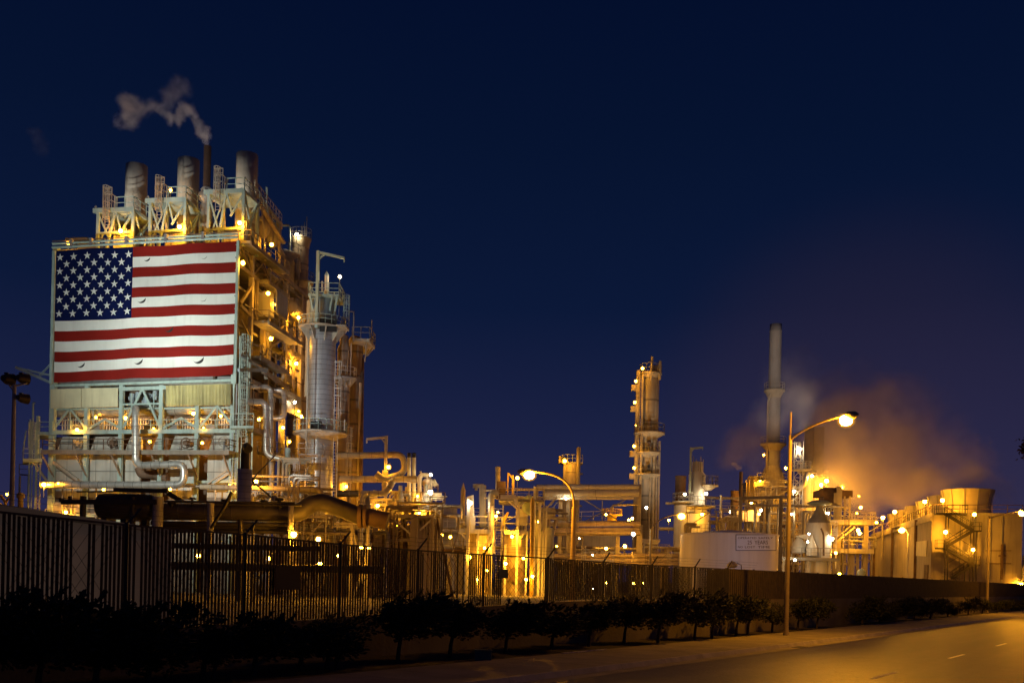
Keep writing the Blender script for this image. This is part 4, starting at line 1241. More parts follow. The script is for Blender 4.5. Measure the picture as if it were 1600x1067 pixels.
# ------------------------------------------------------------------ round tank with its sign
tc = ground(P(1138, 880, 136.5))
TR = 79 * 130 / FOC
TK = thing('storage_tank', 'large white round tank with a safety record sign, dark fence in front', 'tank', tc)
ztk = ZP(tc, 834.5)
TKM = mat('tank_white', (.78, .74, .72), .4, 0, .06, .2, streak=.12)
M().lathe(tc, [(TR, 0), (TR, ztk - .1)], 56).lathe(tc, [(TR, ztk - .1), (TR * .5, ztk + .35), (.02, ztk + .6)], 56).build('shell', TKM, TK)
m = M(); m.lathe(tc, [(TR + .03, ztk - .22), (TR + .12, ztk - .22), (TR + .12, ztk - .04), (TR + .03, ztk - .04)], 56); m.build('rim', TKM, TK)
m = M(); ringrail(m, tc, ztk, TR - .3, -2.6, -2.0, 1.0, 6, .05); m.build('railing', GREYS, TK)
a0 = math.atan2(P(1183, 850, 130)[1] - tc.y, P(1183, 850, 130)[0] - tc.x)


def tank_pt(px, py, out):
    k, mm = ray(px, py)
    A = k * k + 1; B = -2 * (tc.x * k + tc.y); Cq = tc.x ** 2 + tc.y ** 2 - (TR + out) ** 2
    Y = (-B - math.sqrt(max(0, B * B - 4 * A * Cq))) / (2 * A)
    return V((Y * k, Y, EYE + Y * mm))


SGN = thing('sign', 'white record sign with rounded dark border bolted on the round tank', 'sign', tank_pt(1180, 861, .05))


def curved(m, x0, x1, y0, y1, out, n=14, mi=0):
    for i in range(n):
        a, b = x0 + (x1 - x0) * i / n, x0 + (x1 - x0) * (i + 1) / n
        m.quad(tank_pt(a, y1, out), tank_pt(b, y1, out), tank_pt(b, y0, out), tank_pt(a, y0, out), mi)


SX0, SX1, SY0, SY1 = 1149.5, 1213, 834.5, 860
m = M(); curved(m, SX0, SX1, SY0, SY1, .06); m.build('border', mat('sign_border', (.03, .03, .10), .6), SGN)
m = M(); curved(m, SX0 + 1, SX1 - 1, SY0 + 1, SY1 - 1, .09); m.build('board', mat('sign_white', (.80, .84, .98), .5, 0, .05), SGN)
INK = mat('sign_ink', (.06, .03, .05), .7)


def sign_text(txt, x0, x1, y0, y1):
    cu = bpy.data.curves.new('lettering', 'FONT')
    cu.body = txt
    cu.resolution_u = 2
    ob = bpy.data.objects.new('lettering', cu)
    COL.objects.link(ob)
    dg = bpy.context.evaluated_depsgraph_get()
    me = ob.evaluated_get(dg).to_mesh()
    vs_ = [v.co.copy() for v in me.vertices]
    fs_ = [tuple(p.vertices) for p in me.polygons]
    ob.evaluated_get(dg).to_mesh_clear()
    bpy.data.objects.remove(ob)
    lx, hx = min(v.x for v in vs_), max(v.x for v in vs_)
    ly, hy = min(v.y for v in vs_), max(v.y for v in vs_)
    m = M()
    m.add([tank_pt(x0 + (x1 - x0) * (v.x - lx) / (hx - lx), y1 + (y0 - y1) * (v.y - ly) / (hy - ly), .115) for v in vs_])
    for f in fs_:
        m.face(f)
    return m.build('lettering', INK, SGN)


for w_, a_, b_, y0_, y1_ in (('OPERATED', 1153, 1182, 838.5, 841.5), ('SAFELY', 1185, 1208, 838.5, 841.5), ('25', 1168, 1175, 844, 850), ('YEARS', 1179, 1200, 844, 850),
                          ('NO', 1153, 1160.5, 852.5, 856), ('LOST', 1164, 1180, 852.5, 856), ('TIME', 1184, 1203, 852.5, 856)):
    sign_text(w_, a_, b_, y0_, y1_)
# ------------------------------------------------------------------ right hand unit: stack, tower, silo
q = ground(P(1208, 700, 250))
t = thing('tall_stack', 'tallest grey chimney stack on the right rising out of steam', 'chimney', q)
zr0 = ZP(q, 700)
M().lathe(q, [(1.75, 0), (1.75, zr0), (1.62, zr0 + 3), (1.52, ZP(q, 612)), (1.50, ZP(q, 608)), (1.48, ZP(q, 520)), (1.56, ZP(q, 519)), (1.56, ZP(q, 517)), (1.48, ZP(q, 516)), (1.48, ZP(q, 507)), (1.2, ZP(q, 507)), (1.2, ZP(q, 515))], 24).build('flue', mat('stack_grey', (.36, .34, .33), .7, 0, .12, .3, streak=.25), t)
for y, r in ((609, 2.6), (693, 3.2)):
    m = M(); ringdeck(m, q, ZP(q, y), 1.4, r, t=.5); m.lathe(at(q, ZP(q, y) - 2.2), [(1.5, 0), (r * .9, 1.7)], 18); m.build('platform', TAN, t)
    m = M(); ringrail(m, q, ZP(q, y), r - .1, h=1.6, w=.1); m.build('railing', TAN, t)
M().lathe(q, [(3.0, 0), (3.0, ZP(q, 745)), (2.3, ZP(q, 735)), (1.8, ZP(q, 728))], 20).build('stack_base', BEIGE, t)
M().tube([at(q + V((-2.0, -2, 0)), ZP(q, 745)), at(q + V((-2.0, -1.6, 0)), ZP(q, 630)), at(q + V((-1.2, -1.4, 0)), ZP(q, 615))], .22, 7).build('riser_pipe', TAN, t)
# heater frame under it
t = thing('process_heater', 'square process heater with catwalks glowing yellow below the tall stack', 'heater', ground(P(1205, 800, 245)))
for px, y in ((1165, 762), (1185, 745), (1232, 745), (1245, 770)):
    p = P(px, 800, 241); M().bar(ground(p), at(p, ZP(p, y)), .6).build('column', BEIGE, t)
for y, x0, x1 in ((750, 1183, 1236), (762, 1165, 1240), (776, 1160, 1248)):
    z = P(1200, y, 240).z
    a, b = at(P(x0, y, 240), z), at(P(x1, y, 240), z)
    M().slab([a, b, b + EY * 6, a + EY * 6], .6).build('deck', BEIGE, t)
    M().rail([a, b], 1.7, 2.2, .14).build('railing', TAN, t)
a = P(1190, 770, 242); M().box(at(a, a.z), 9, 6, 4.5).build('heater_box', TAN, t)
for i in range(7):
    p = P(1168 + i * 11, 775, 239.5); M().tube([at(p, p.z - 3), at(p, p.z + 1.5 + i % 3), at(p, p.z + 1.5 + i % 3) + EX * 2, at(p, p.z - 2) + EX * 2], .35, 8).build('tube_loop', [ALUP, BEIGE, WHITE][i % 3], t)
M().box(P(1166, 806, 228), 5.0, 3, 2.6).build('cabinet', WHITE, t)
# dark portal frame
t = thing('portal_frame', 'dark steel portal frame standing behind the round tank', 'frame', ground(P(1190, 850, 152)))
for px in (1156.5, 1219):
    p = P(px, 830, 152); M().bar(ground(p), at(p, ZP(p, 777)), .5).build('column', GREYS, t)
M().bar(P(1154.5, 778, 152), P(1242, 776, 152), .45, .4).build('beam', GREYS, t)
t = thing('vent_pipe', 'slim rusty vent with a small puff of steam behind the round tank', 'vent', ground(P(1157, 800, 215)))
M().cyl(ground(P(1157, 800, 215)), P(1158, 737, 215), .4, n=10).build('pipe', RUSTY, t)
# white lit lattice tower
t = thing('lattice_tower', 'white lit lattice ladder tower behind the near street lamp pole', 'tower', ground(P(1244, 800, 200)))
p = ground(P(1244, 800, 200)); zt = ZP(p, 690)
m = M()
for dx in (-.9, .9):
    for dy in (-.9, .9):
        m.bar(p + V((dx, dy, 0)), at(p + V((dx, dy, 0)), zt), .16)
k = 0
z = 0
while z < zt - 2:
    m.bar(at(p + V((-.9, -.9, 0)), z), at(p + V((.9, -.9, 0)), z + 2), .1).bar(at(p + V((.9, -.9, 0)), z), at(p + V((-.9, -.9, 0)), z + 2), .1).bar(at(p + V((-.9, -.9, 0)), z), at(p + V((.9, -.9, 0)), z), .1)
    z += 2
m.build('lattice_mast', WHITE, t)
m = M(); m.slab([P(1237, 692, 199), P(1250, 690, 199), P(1250, 690, 201), P(1237, 692, 201)], .15); m.bar(P(1249, 690, 199), P(1243, 715, 199), .3).bar(P(1243, 690, 199), P(1249, 712, 199), .2).bar(P(1250, 690, 199), P(1250, 715, 199), .2); m.build('top_frame', WHITE, t)
m = M(); c = at(p + EX * .9, ZP(p, 733)); ringdeck(m, c, c.z, .5, 1.9); ringrail(m, c, c.z, 1.8, h=1.5, w=.12); m.build('platform', WHITE, t)
for px, y0, ymid, r, lab in ((1262, 665, 735, 1.1, 'left one of the paired exhaust columns in the orange steam'), (1276.5, 668, 742, 1.25, 'right one of the paired exhaust columns in the orange steam')):
    q = ground(P(px, 800, 215))
    t = thing('exhaust_column', lab, 'column', q)
    M().lathe(q, [(r, 0), (r, ZP(q, ymid))], 16).build('lower_shell', WHITE, t)
    M().lathe(q, [(r * 1.25, ZP(q, ymid) + .02), (r * 1.25, ZP(q, ymid) + .4), (r * .95, ZP(q, ymid) + .5), (r * .95, ZP(q, y0)), (r * .8, ZP(q, y0))], 16).build('upper_shell', GREYS, t)
    m = M(); ringdeck(m, q, ZP(q, ymid + 3), r, r * 1.8); ringrail(m, q, ZP(q, ymid + 3), r * 1.75, h=1.3, w=.1); m.build('platform', GREYS, t)
t = thing('cross_pipe', 'pale bent pipe feeding the left exhaust column', 'pipe', P(1250, 790, 205))
M().tube([P(1246, 766, 205), P(1256, 756, 205), P(1262, 740, 212)], .55, 9).build('pipe', WHITE, t)
# cone silo
q = ground(P(1279, 850, 170))
t = thing('cone_silo', 'silo with a steep grey cone roof and wide flat cap', 'silo', q)
M().lathe(q, [(2.15, 0), (2.15, ZP(q, 822)), (1.95, ZP(q, 817))], 26).build('shell', WHITE, t)
M().lathe(q, [(1.97, ZP(q, 817)), (.65, ZP(q, 797)), (.55, ZP(q, 792)), (.55, ZP(q, 788)), (.9, ZP(q, 788))], 26).build('cone_roof', GREYS, t)
M().lathe(q, [(.5, ZP(q, 790)), (2.0, ZP(q, 788)), (2.1, ZP(q, 785.5)), (1.2, ZP(q, 782)), (.02, ZP(q, 781))], 24).build('cap', BLUEG, t)
z = ZP(q, 872)
a, b = at(P(1222, 872, 166), z), at(P(1312, 872, 166), z)
M().slab([a, b, b + EY * 5, a + EY * 5], .5).build('platform', GREYS, t)
M().rail([a, b], 1.6, 1.7, .09).build('railing', GREYS, t)
for px in (1224, 1262, 1296, 1310):
    p = P(px, 880, 167); M().bar(ground(p), at(p, z - .4), .4).build('leg', BEIGE, t)
M().lathe(P(1268, 868, 167.6), [(.9, 0), (.9, 1.4), (.02, 3.6)], 14).build('hopper', WHITE, t)
M().lathe(P(1248, 864, 170), [(1.2, 0), (1.2, 1.6), (.02, 3.2)], 14).build('hopper', WHITE, t)
M().tube([P(1287, 868, 167), P(1287, 835, 167), P(1283, 825, 167)], .16, 7).build('pipe', RUSTY, t)
M().hexa([P(1243, 838, 169), P(1262, 843, 169), P(1262, 843, 171), P(1243, 838, 171), P(1243, 837, 169), P(1268, 833, 169), P(1268, 833, 171), P(1243, 837, 171)]).build('wing_roof', WHITE, t)
# platforms towards the cooling tower
t = thing('catwalk', 'two level railed catwalk between the silo and the cooling tower', 'catwalk', ground(P(1335, 860, 178)))
for y, x0, x1 in ((812, 1296, 1368), (857, 1296, 1366)):
    z = P(1330, y, 176).z
    a, b = at(P(x0, y, 176), z), at(P(x1, y, 176), z)
    M().slab([a, b, b + EY * 5, a + EY * 5], .8).build('deck', BEIGE, t)
    M().rail([a, b, b + EY * 5], 1.5, 2.0, .1).build('railing', TAN, t)
for px, y0, w in ((1303, 770, .5), (1352, 815, .8), (1331, 860, .9), (1340, 860, .5), (1352, 860, .7), (1318, 775, .3), (1326, 775, .3), (1309, 760, .9)):
    p = P(px, 870, 179); M().bar(ground(p), at(p, ZP(p, y0)), w).build('column', TAN, t)
m = M()
for i in range(5):
    m.bar(P(1318, 780 + i * 7, 178.5), P(1326, 786 + i * 7, 178.5), .12).bar(P(1318, 780 + i * 7, 178.5), P(1326, 780 + i * 7, 178.5), .12)
m.build('brace', TAN, t)
M().bar(P(1304, 848, 177), P(1335, 823, 177), .7, .35).bar(P(1304, 842, 177), P(1334, 817, 177), .15).build('stair_flight', BEIGE, t)
M().box(P(1301, 772, 182), 6, 4, 1.2).box(P(1297, 780, 182), 3.2, 3, 4).build('equipment_box', RUSTY, t)
m = M()
for y in (826, 829, 832, 835):
    m.bar(P(1295, y, 172), P(1308, y + .3, 172), .2)
m.bar(P(1295, 823, 172), P(1295, 838, 172), .25).bar(P(1308, 823, 172), P(1308, 838, 172), .25)
tag(m.build('louvre_frame', WHITE), 'white slatted frame hanging right of the cone silo', 'frame')
t = thing('dome_tank', 'small blue grey dome topped drum low beside the cooling tower', 'drum', ground(P(1346, 890, 168)))
q = ground(P(1346, 890, 168)); M().lathe(q, [(.7, 0), (.7, ZP(q, 893)), (.55, ZP(q, 889.5)), (.02, ZP(q, 888))], 14).build('shell', BLUEG, t)

# ------------------------------------------------------------------ cooling tower
TW = 150.0
ca = ground(P(1455, 850, TW))
k2, _ = ray(1360, 850)
cb = V((216 * k2, 216, 0))
dL = (cb - ca).normalized()
dR = V((dL.y, -dL.x, 0))
LL, LR = (cb - ca).length, 12.6
CT = thing('cooling_tower', 'long tan cooling tower with a row of flared fan stacks on top', 'cooling tower', ca + dL * 20 + dR * 6)
zT = ZP(ca, 801)
M().hexa([ca, ca + dR * LR, ca + dR * LR + dL * LL, ca + dL * LL, at(ca, zT), at(ca + dR * LR, zT), at(ca + dR * LR + dL * LL, zT), at(ca + dL * LL, zT)]).build('walls', TAN, CT)
for i in (1, 4, 7):
    a = ca + dL * (4 + i * 8) - dR * .06
    M().bar(a, at(a, zT - .3), .7, .25).build('pilaster', RUSTY, CT)
for a, b in ((0, 0),):
    M().bar(at(ca - dR * .1, zT - .9), at(ca + dL * LL - dR * .1, zT - .9), .25, .6).bar(at(ca + dR * LR, zT - .15) - dL * .12, at(ca, zT - .15) - dL * .12, .2, .4).build('parapet', TAN, CT)
a = ca + dL * 6.5 - dR * .12
p0 = Plane(a.x, a.y, -dR.x, -dR.y)
M().sheet(p0(1430, 868), p0(1447, 869), p0(1448, 844), p0(1430, 846), .1, -dR).build('hatch', CREAM, CT)
M().sheet(p0(1443, 905), p0(1449, 905), p0(1450, 882), p0(1444, 882), .1, -dR).build('door', RUSTY, CT)
p1 = Plane(ca.x, ca.y, -dL.x, -dL.y)
for x in (1500, 1524, 1548, 1566):
    b = p1(x, 850, .06); M().bar(ground(b), at(b, zT - .2), .12, .1).build('seam_batten', GREYS, CT)
m = M()
for y in (860, 880):
    m.bar(p1(1540, y, .1), p1(1580, y, .1), .12)
m.bar(p1(1565, 905, .15), p1(1566, 850, .15), .3).bar(p1(1560, 868, .15), p1(1572, 868, .15), .25)
m.build('pipework', RUSTY, CT)
FANM = mat('fan_stack_fibreglass', (.58, .50, .34), .6, 0, .12, .5, streak=.2)
for i in range(6):
    c = at(ca + dL * (6.5 + i * 11) + dR * 6.3, zT)
    f = M().lathe(c, [(3.5, 0), (3.32, 1.2), (3.5, 2.6), (3.85, 3.9), (3.9, 4.0), (3.7, 4.0), (3.3, 2.6)], 24)
    f.build('fan_stack', FANM, CT)
    m = M()
    for j in range(12):
        t0 = j * math.pi / 6
        d = V((math.cos(t0), math.sin(t0), 0))
        m.bar(c + d * 3.45 + EZ * .1, c + d * 3.36 + EZ * 1.2, .1).bar(c + d * 3.36 + EZ * 1.2, c + d * 3.9 + EZ * 3.95, .1)
    m.build('fan_rib', GREYS, CT)
m = M(); m.rail([at(ca + dL * LL + dR * .1, zT), at(ca + dR * .1 + dL * .1, zT), at(ca + dR * LR + dL * .1, zT)], 1.25, 2.0, .09); m.build('railing', RUSTY, CT)
# stair tower on its near end
ST = thing('stair_tower', 'dark zigzag steel stair tower against the cooling tower end', 'stairs', ground(P(1498, 900, 146)))
p2 = lambda x, y, o=2.2: p1(x, y, o)
STM = mat('dark_stair_steel', (.03, .023, .017), .6, 0, .3, .8)
for (x0, y0, x1, y1) in ((1478, 802, 1521, 828), (1521, 829, 1477, 855), (1477, 856, 1521, 881), (1521, 882, 1488, 903)):
    a, b = p2(x0, y0), p2(x1, y1)
    m = M()
    for o in (0, 1.0):
        m.bar(a + dL * o, b + dL * o, .12, .36)
        m.bar(a + dL * o + EZ * 1.05, b + dL * o + EZ * 1.05, .08).bar(a + dL * o + EZ * .55, b + dL * o + EZ * .55, .06)
        for j in range(6):
            q = a.lerp(b, j / 5) + dL * o; m.bar(q, q + EZ * 1.05, .06)
    n = 14
    for j in range(n):
        q = a.lerp(b, (j + .5) / n); m.bar(q, q + dL * 1.0, .26, .06)
    m.build('stair_flight', STM, ST)
for (x0, x1, y) in ((1463, 1512, 801), (1519, 1534, 828), (1464, 1479, 855), (1517, 1532, 881)):
    a, b = p2(x0, y), p2(x1, y); b.z = a.z
    m = M().slab([a, b, b + dL * 1.6, a + dL * 1.6], .2); m.build('landing', STM, ST)
    m = M(); m.rail([a + dL * 1.5, a, b, b + dL * 1.5], 1.15, 1.0, .07); m.build('railing', STM, ST)
for x, y0 in ((1477, 802), (1481, 802), (1516, 802), (1521, 802), (1526, 830), (1508, 880)):
    q = p2(x, 860, 2.25); M().bar(ground(q), at(q, ZP(q, y0)), .14).build('post', STM, ST)
m = M(); m.bar(p2(1480, 830), p2(1521, 855), .07).bar(p2(1480, 880), p2(1521, 856), .07); m.build('brace', STM, ST)
# small hut at the far right
t = thing('pump_house', 'pale low pump house at the right edge with a lamp on its wall', 'building', ground(P(1602, 900, 150)))
q = ground(P(1606, 900, 152)); M().box(at(q, ZP(q, 885) / 2), 3.6, 4, ZP(q, 885)).build('walls', WHITE, t)
M().box(at(q, ZP(q, 885) + .1), 3.9, 4.3, .2).build('roof', GREYS, t)
M().tube([at(q + V((-1.2, -1, 0)), ZP(q, 885)), at(q + V((-1.2, -1, 0)), ZP(q, 868)), at(q + V((0, -1, 0)), ZP(q, 868))], .2, 7).build('vent', BEIGE, t)
# ------------------------------------------------------------------ ground, road, pavement
R0, RD, RN = V((.06, 25.25, 0)), V((.565, .825, 0)).normalized(), V((-.825, .565, 0)).normalized()


def RP(s, off, z=0.0):
    return R0 + RD * s + RN * off + EZ * z


def s_at(px, off, py=950):
    k, _ = ray(px, py)
    o = R0 + RN * off
    return (k * o.y - o.x) / (RD.x - k * RD.y)


ASPH = mat('asphalt', (.042, .037, .031), .46, 0, .35, 1.4, bump=.5)
nt = ASPH.node_tree
N, L = nt.nodes, nt.links
bs_ = N['Principled BSDF']
src = bs_.inputs['Base Color'].links[0].from_socket
geo = N.new('ShaderNodeNewGeometry')
dn = N.new('ShaderNodeVectorMath'); dn.operation = 'DOT_PRODUCT'; dn.inputs[1].default_value = RN
dd = N.new('ShaderNodeVectorMath'); dd.operation = 'DOT_PRODUCT'; dd.inputs[1].default_value = RD
L.new(geo.outputs['Position'], dn.inputs[0]); L.new(geo.outputs['Position'], dd.inputs[0])
cb_ = N.new('ShaderNodeCombineXYZ')
ml = N.new('ShaderNodeMath'); ml.operation = 'MULTIPLY'; ml.inputs[1].default_value = .045
L.new(dd.outputs['Value'], ml.inputs[0])
L.new(dn.outputs['Value'], cb_.inputs[0]); L.new(ml.outputs[0], cb_.inputs[1])
n1 = N.new('ShaderNodeTexNoise'); n1.inputs['Scale'].default_value = 1.1; n1.inputs['Detail'].default_value = 5
L.new(cb_.outputs[0], n1.inputs['Vector'])
r1 = N.new('ShaderNodeValToRGB')
r1.color_ramp.elements[0].position, r1.color_ramp.elements[1].position = .32, .68
r1.color_ramp.elements[0].color, r1.color_ramp.elements[1].color = (.45, .45, .45, 1), (1.35, 1.35, 1.35, 1)
L.new(n1.outputs['Fac'], r1.inputs['Fac'])
m1 = N.new('ShaderNodeMix'); m1.data_type = 'RGBA'; m1.blend_type = 'MULTIPLY'; m1.inputs['Factor'].default_value = 1
L.new(src, m1.inputs['A']); L.new(r1.outputs['Color'], m1.inputs['B'])
vo = N.new('ShaderNodeTexVoronoi'); vo.feature = 'DISTANCE_TO_EDGE'; vo.inputs['Scale'].default_value = .28
wp = N.new('ShaderNodeTexNoise'); wp.inputs['Scale'].default_value = .9; wp.inputs['Detail'].default_value = 4
L.new(geo.outputs['Position'], wp.inputs['Vector'])
av = N.new('ShaderNodeVectorMath'); av.operation = 'MULTIPLY_ADD'; av.inputs[1].default_value = (2.2, 2.2, 0)
L.new(wp.outputs['Color'], av.inputs[0]); L.new(geo.outputs['Position'], av.inputs[2])
L.new(av.outputs[0], vo.inputs['Vector'])
lt = N.new('ShaderNodeMath'); lt.operation = 'LESS_THAN'; lt.inputs[1].default_value = .007
L.new(vo.outputs['Distance'], lt.inputs[0])
m2 = N.new('ShaderNodeMix'); m2.data_type = 'RGBA'; m2.inputs['B'].default_value = (.012, .011, .01, 1)
L.new(lt.outputs[0], m2.inputs['Factor']); L.new(m1.outputs['Result'], m2.inputs['A'])
L.new(m2.outputs['Result'], bs_.inputs['Base Color'])
PAVE = mat('pavement_concrete', (.26, .235, .19), .85, 0, .25, .7, bump=.3)
SOIL = mat('dry_soil', (.045, .036, .026), .95, 0, .4, 1.2, bump=.6)
YARD = mat('yard_concrete', (.22, .20, .17), .9, 0, .35, .15)
LINE = mat('road_paint', (.80, .78, .70), .7, 0, .2, 3)
WALLM = mat('street_wall_render', (.15, .13, .10), .85, 0, .35, .6, streak=.6, bump=.3)


def strip(name, o0, o1, z, mt, s0=-60, s1=900, n=1, label=None):
    m = M()
    for i in range(n):
        a, b = s0 + (s1 - s0) * i / n, s0 + (s1 - s0) * (i + 1) / n
        m.quad(RP(a, o1, z), RP(a, o0, z), RP(b, o0, z), RP(b, o1, z))
    return tag(m.build(name, mt), kind='structure')


G = M(); G.quad((-4000, -600, -.24), (4000, -600, -.24), (4000, 6000, -.24), (-4000, 6000, -.24))
tag(G.build('ground', YARD), kind='structure')
strip('road', 0, -17, -.15, ASPH)
strip('gutter', 0, -.55, -.146, PAVE)
m = M()
s = -60
while s < 260:
    L = 3.0
    m.hexa([RP(s, 0, -.2), RP(s, .16, -.2), RP(s + L - .015, .16, -.2), RP(s + L - .015, 0, -.2), RP(s, .11, 0), RP(s, .16, .004), RP(s + L - .015, .16, .004), RP(s + L - .015, .11, 0)])
    s += L
tag(m.build('kerb', mat('kerb_concrete', (.46, .42, .34), .8, 0, .25, 1.5, bump=.3)), kind='structure')
m = M()
s = -60
while s < 260:
    m.hexa([RP(s, .16, -.2), RP(s, 3.6, -.2), RP(s + 1.785, 3.6, -.2), RP(s + 1.785, .16, -.2), RP(s, .16, 0), RP(s, 3.6, 0), RP(s + 1.785, 3.6, 0), RP(s + 1.785, .16, 0)])
    s += 1.8
tag(m.build('pavement', PAVE), kind='structure')
strip('verge_soil', 3.6, 7.6, -.02, SOIL)
strip('yard', 7.6, 700, -.01, YARD, -160, 900)
m = M()
for k in range(-8, 40):
    s = 8.9 + k * 11.0
    m.quad(RP(s, -6.5, -.142), RP(s, -6.63, -.142), RP(s + 3.0, -6.63, -.142), RP(s + 3.0, -6.5, -.142))
tag(m.build('lane_markings', LINE), kind='structure')
m = M()
m.quad(RP(-60, -3.9, -.142), RP(-60, -4.0, -.142), RP(260, -4.0, -.142), RP(260, -3.9, -.142)) if False else m.quad(RP(-60, -13.6, -.142), RP(-60, -13.72, -.142), RP(260, -13.72, -.142), RP(260, -13.6, -.142))
tag(m.build('road_edge_line', LINE), kind='structure')

m = M()
for s_ in (9, 21, 33, 45, 57):
    m.hexa([RP(s_, -.52, -.145), RP(s_, -.08, -.145), RP(s_ + .9, -.08, -.145), RP(s_ + .9, -.52, -.145), RP(s_, -.52, -.138), RP(s_, -.08, -.138), RP(s_ + .9, -.08, -.138), RP(s_ + .9, -.52, -.138)]) if s_ == 21 else None
tag(m.build('drain_grate', BLACK), 'dark drain grate let into the gutter', 'drain')
# ------------------------------------------------------------------ street wall and slatted fence
def wof(s):
    return 6.9 if s < 8 else (5.0 if s > 24 else 6.9 - 1.9 * (s - 8) / 16)


def wtop(s):
    return 1.0 if s < -5 else (1.7 if s > 14 else 1.0 + .7 * (s + 5) / 19)


m = M()
ss = [-16, -8, 0, 4, 8, 12, 16, 20, 24, 30, 38, 50, 80, 130, 230]
for a, b in zip(ss, ss[1:]):
    p, q = RP(a, wof(a)), RP(b, wof(b))
    p2_, q2_ = RP(a, wof(a) + .25), RP(b, wof(b) + .25)
    m.hexa([p - EZ * .2, q - EZ * .2, q2_ - EZ * .2, p2_ - EZ * .2, at(p, wtop(a)), at(q, wtop(b)), at(q2_, wtop(b)), at(p2_, wtop(a))])
w_ = m.build('street_wall', WALLM)
tag(w_, 'low rendered wall running along the pavement under the slatted fence', 'wall')
TOP = [(-140, 783), (-60, 793), (0, 800), (144, 815), (245, 824), (400, 836), (550, 852), (700, 863), (860, 872), (1000, 882), (1165, 890), (1400, 902), (1590, 912), (1700, 918), (1800, 924)]


def px_of(p):
    return CX + FOC * (p.x / p.y + .035 * RS)


def ftop(s):
    p = RP(s, wof(s) + .12)
    px = px_of(p)
    for (a, ya), (b, yb) in zip(TOP, TOP[1:]):
        if px <= b:
            y = ya + (yb - ya) * (px - a) / (b - a)
            return max(3.0, min(4.6, ZP(p, y)))
    return 3.2


FE = thing('slatted_fence', 'long dark slatted chain link fence with barbed arms on top of the street wall', 'fence', RP(12, wof(12) + .12))
FDK = mat('fence_slat', (.022, .019, .016), .7, 0, .4, 3)
FRU = mat('fence_slat_brown', (.05, .038, .026), .75, 0, .4, 3)
GALV = mat('fence_steel', (.05, .045, .04), .55, .3, .3, 3)
BAY = 3.66
rr = random.Random(3)
s0 = -13.6
nb = 0
while s0 < 240:
    s1 = s0 + BAY
    mid = RP((s0 + s1) / 2, wof((s0 + s1) / 2))
    solid = s0 > 25.5
    m = M()
    if solid:
        p, q = RP(s0, wof(s0) + .12), RP(s1, wof(s1) + .12)
        k = 26
        for i in range(k):
            a, b = p.lerp(q, i / k), p.lerp(q, (i + .93) / k)
            o = RN * (.02 if i % 2 else .0)
            m.hexa([at(a, wtop(s0)) + o, at(b, wtop(s0)) + o, at(b, wtop(s0)) + RN * .03 + o, at(a, wtop(s0)) + RN * .03 + o, at(a, ftop(s0)) + o, at(b, ftop(s1)) + o, at(b, ftop(s1)) + RN * .03 + o, at(a, ftop(s0)) + RN * .03 + o])
    else:
        pitch = .112 if s0 < 12 else .115
        n = int(BAY / pitch)
        for i in range(n):
            s = s0 + (i + .5) * pitch
            p = RP(s, wof(s) + .12)
            px = px_of(p)
            if 786 < px < 851 or 118 < px < 138 or 578 < px < 584:
                continue
            if 664 < px < 752 and (i % 3 or rr.random() < .1) and not (672 < px < 696 or 735 < px < 752):
                continue
            if rr.random() < .03:
                continue
            w = .07 if px < 560 else (.064 if px < 780 else .099)
            w *= rr.uniform(.9, 1.08)
            zt = ftop(s) - .02 - (rr.random() ** 6) * .06
            d = RD * w / 2
            zb = wtop(s) + .02
            t = RD.cross(EZ) * .006
            ln = RD * rr.uniform(-.012, .012)
            m.hexa([at(p - d, zb) - t, at(p + d, zb) - t, at(p + d, zb) + t, at(p - d, zb) + t, at(p - d, zt) - t + ln, at(p + d, zt) - t + ln, at(p + d, zt) + t + ln, at(p - d, zt) + t + ln])
    # chain link wires of the bay: two crossing wire families every 0.3 m
    a, b = RP(s0, wof(s0) + .1), RP(s1, wof(s1) + .1)
    for i in range(-6, 13):
        for sg in (1, -1):
            u0 = i / 12
            u1 = u0 + sg * .5
            p = a.lerp(b, max(0, min(1, u0))); q = a.lerp(b, max(0, min(1, u1)))
            if not solid and (p - q).length > .1 and 0 <= u0 <= 1 and 0 <= u1 <= 1 and s0 < 24:
                m.bar(at(p, wtop(s0)), at(q, ftop(s1) - .05), .008)
    if m.v:
        m.build('slat_panel', FRU if solid else FDK, FE)
    p = RP(s0, wof(s0) + .2)
    zt = ftop(s0)
    big = s0 > 25.5 and s0 - BAY <= 25.5
    po = M().cyl(at(p, wtop(s0) - .05), at(p, zt + .06), .11 if big else .055, n=8).build('post', GALV, FE)
    ORG[po.name] = ORG[FE.name]
    if s0 < 29:
        arm = M().bar(at(p, zt + .02), at(p, zt + .42) + RN * -.12 + RD * .30, .045).build('barbed_arm', GALV, po)
    p2_ = RP(s1, wof(s1) + .2)
    r = M().bar(at(p, zt), at(p2_, ftop(s1)), .05)
    r.build('top_rail', GALV, FE)
    if s0 < 29:
        w = M()
        for f in (.35, .65, .97):
            w.bar(at(p, zt + .42 * f) - RN * .12 * f + RD * .3 * f, at(p2_, ftop(s1) + .42 * f) - RN * .12 * f + RD * .3 * f, .008)
        w.build('barbed_wire', GALV, FE)
    s0 = s1
    nb += 1


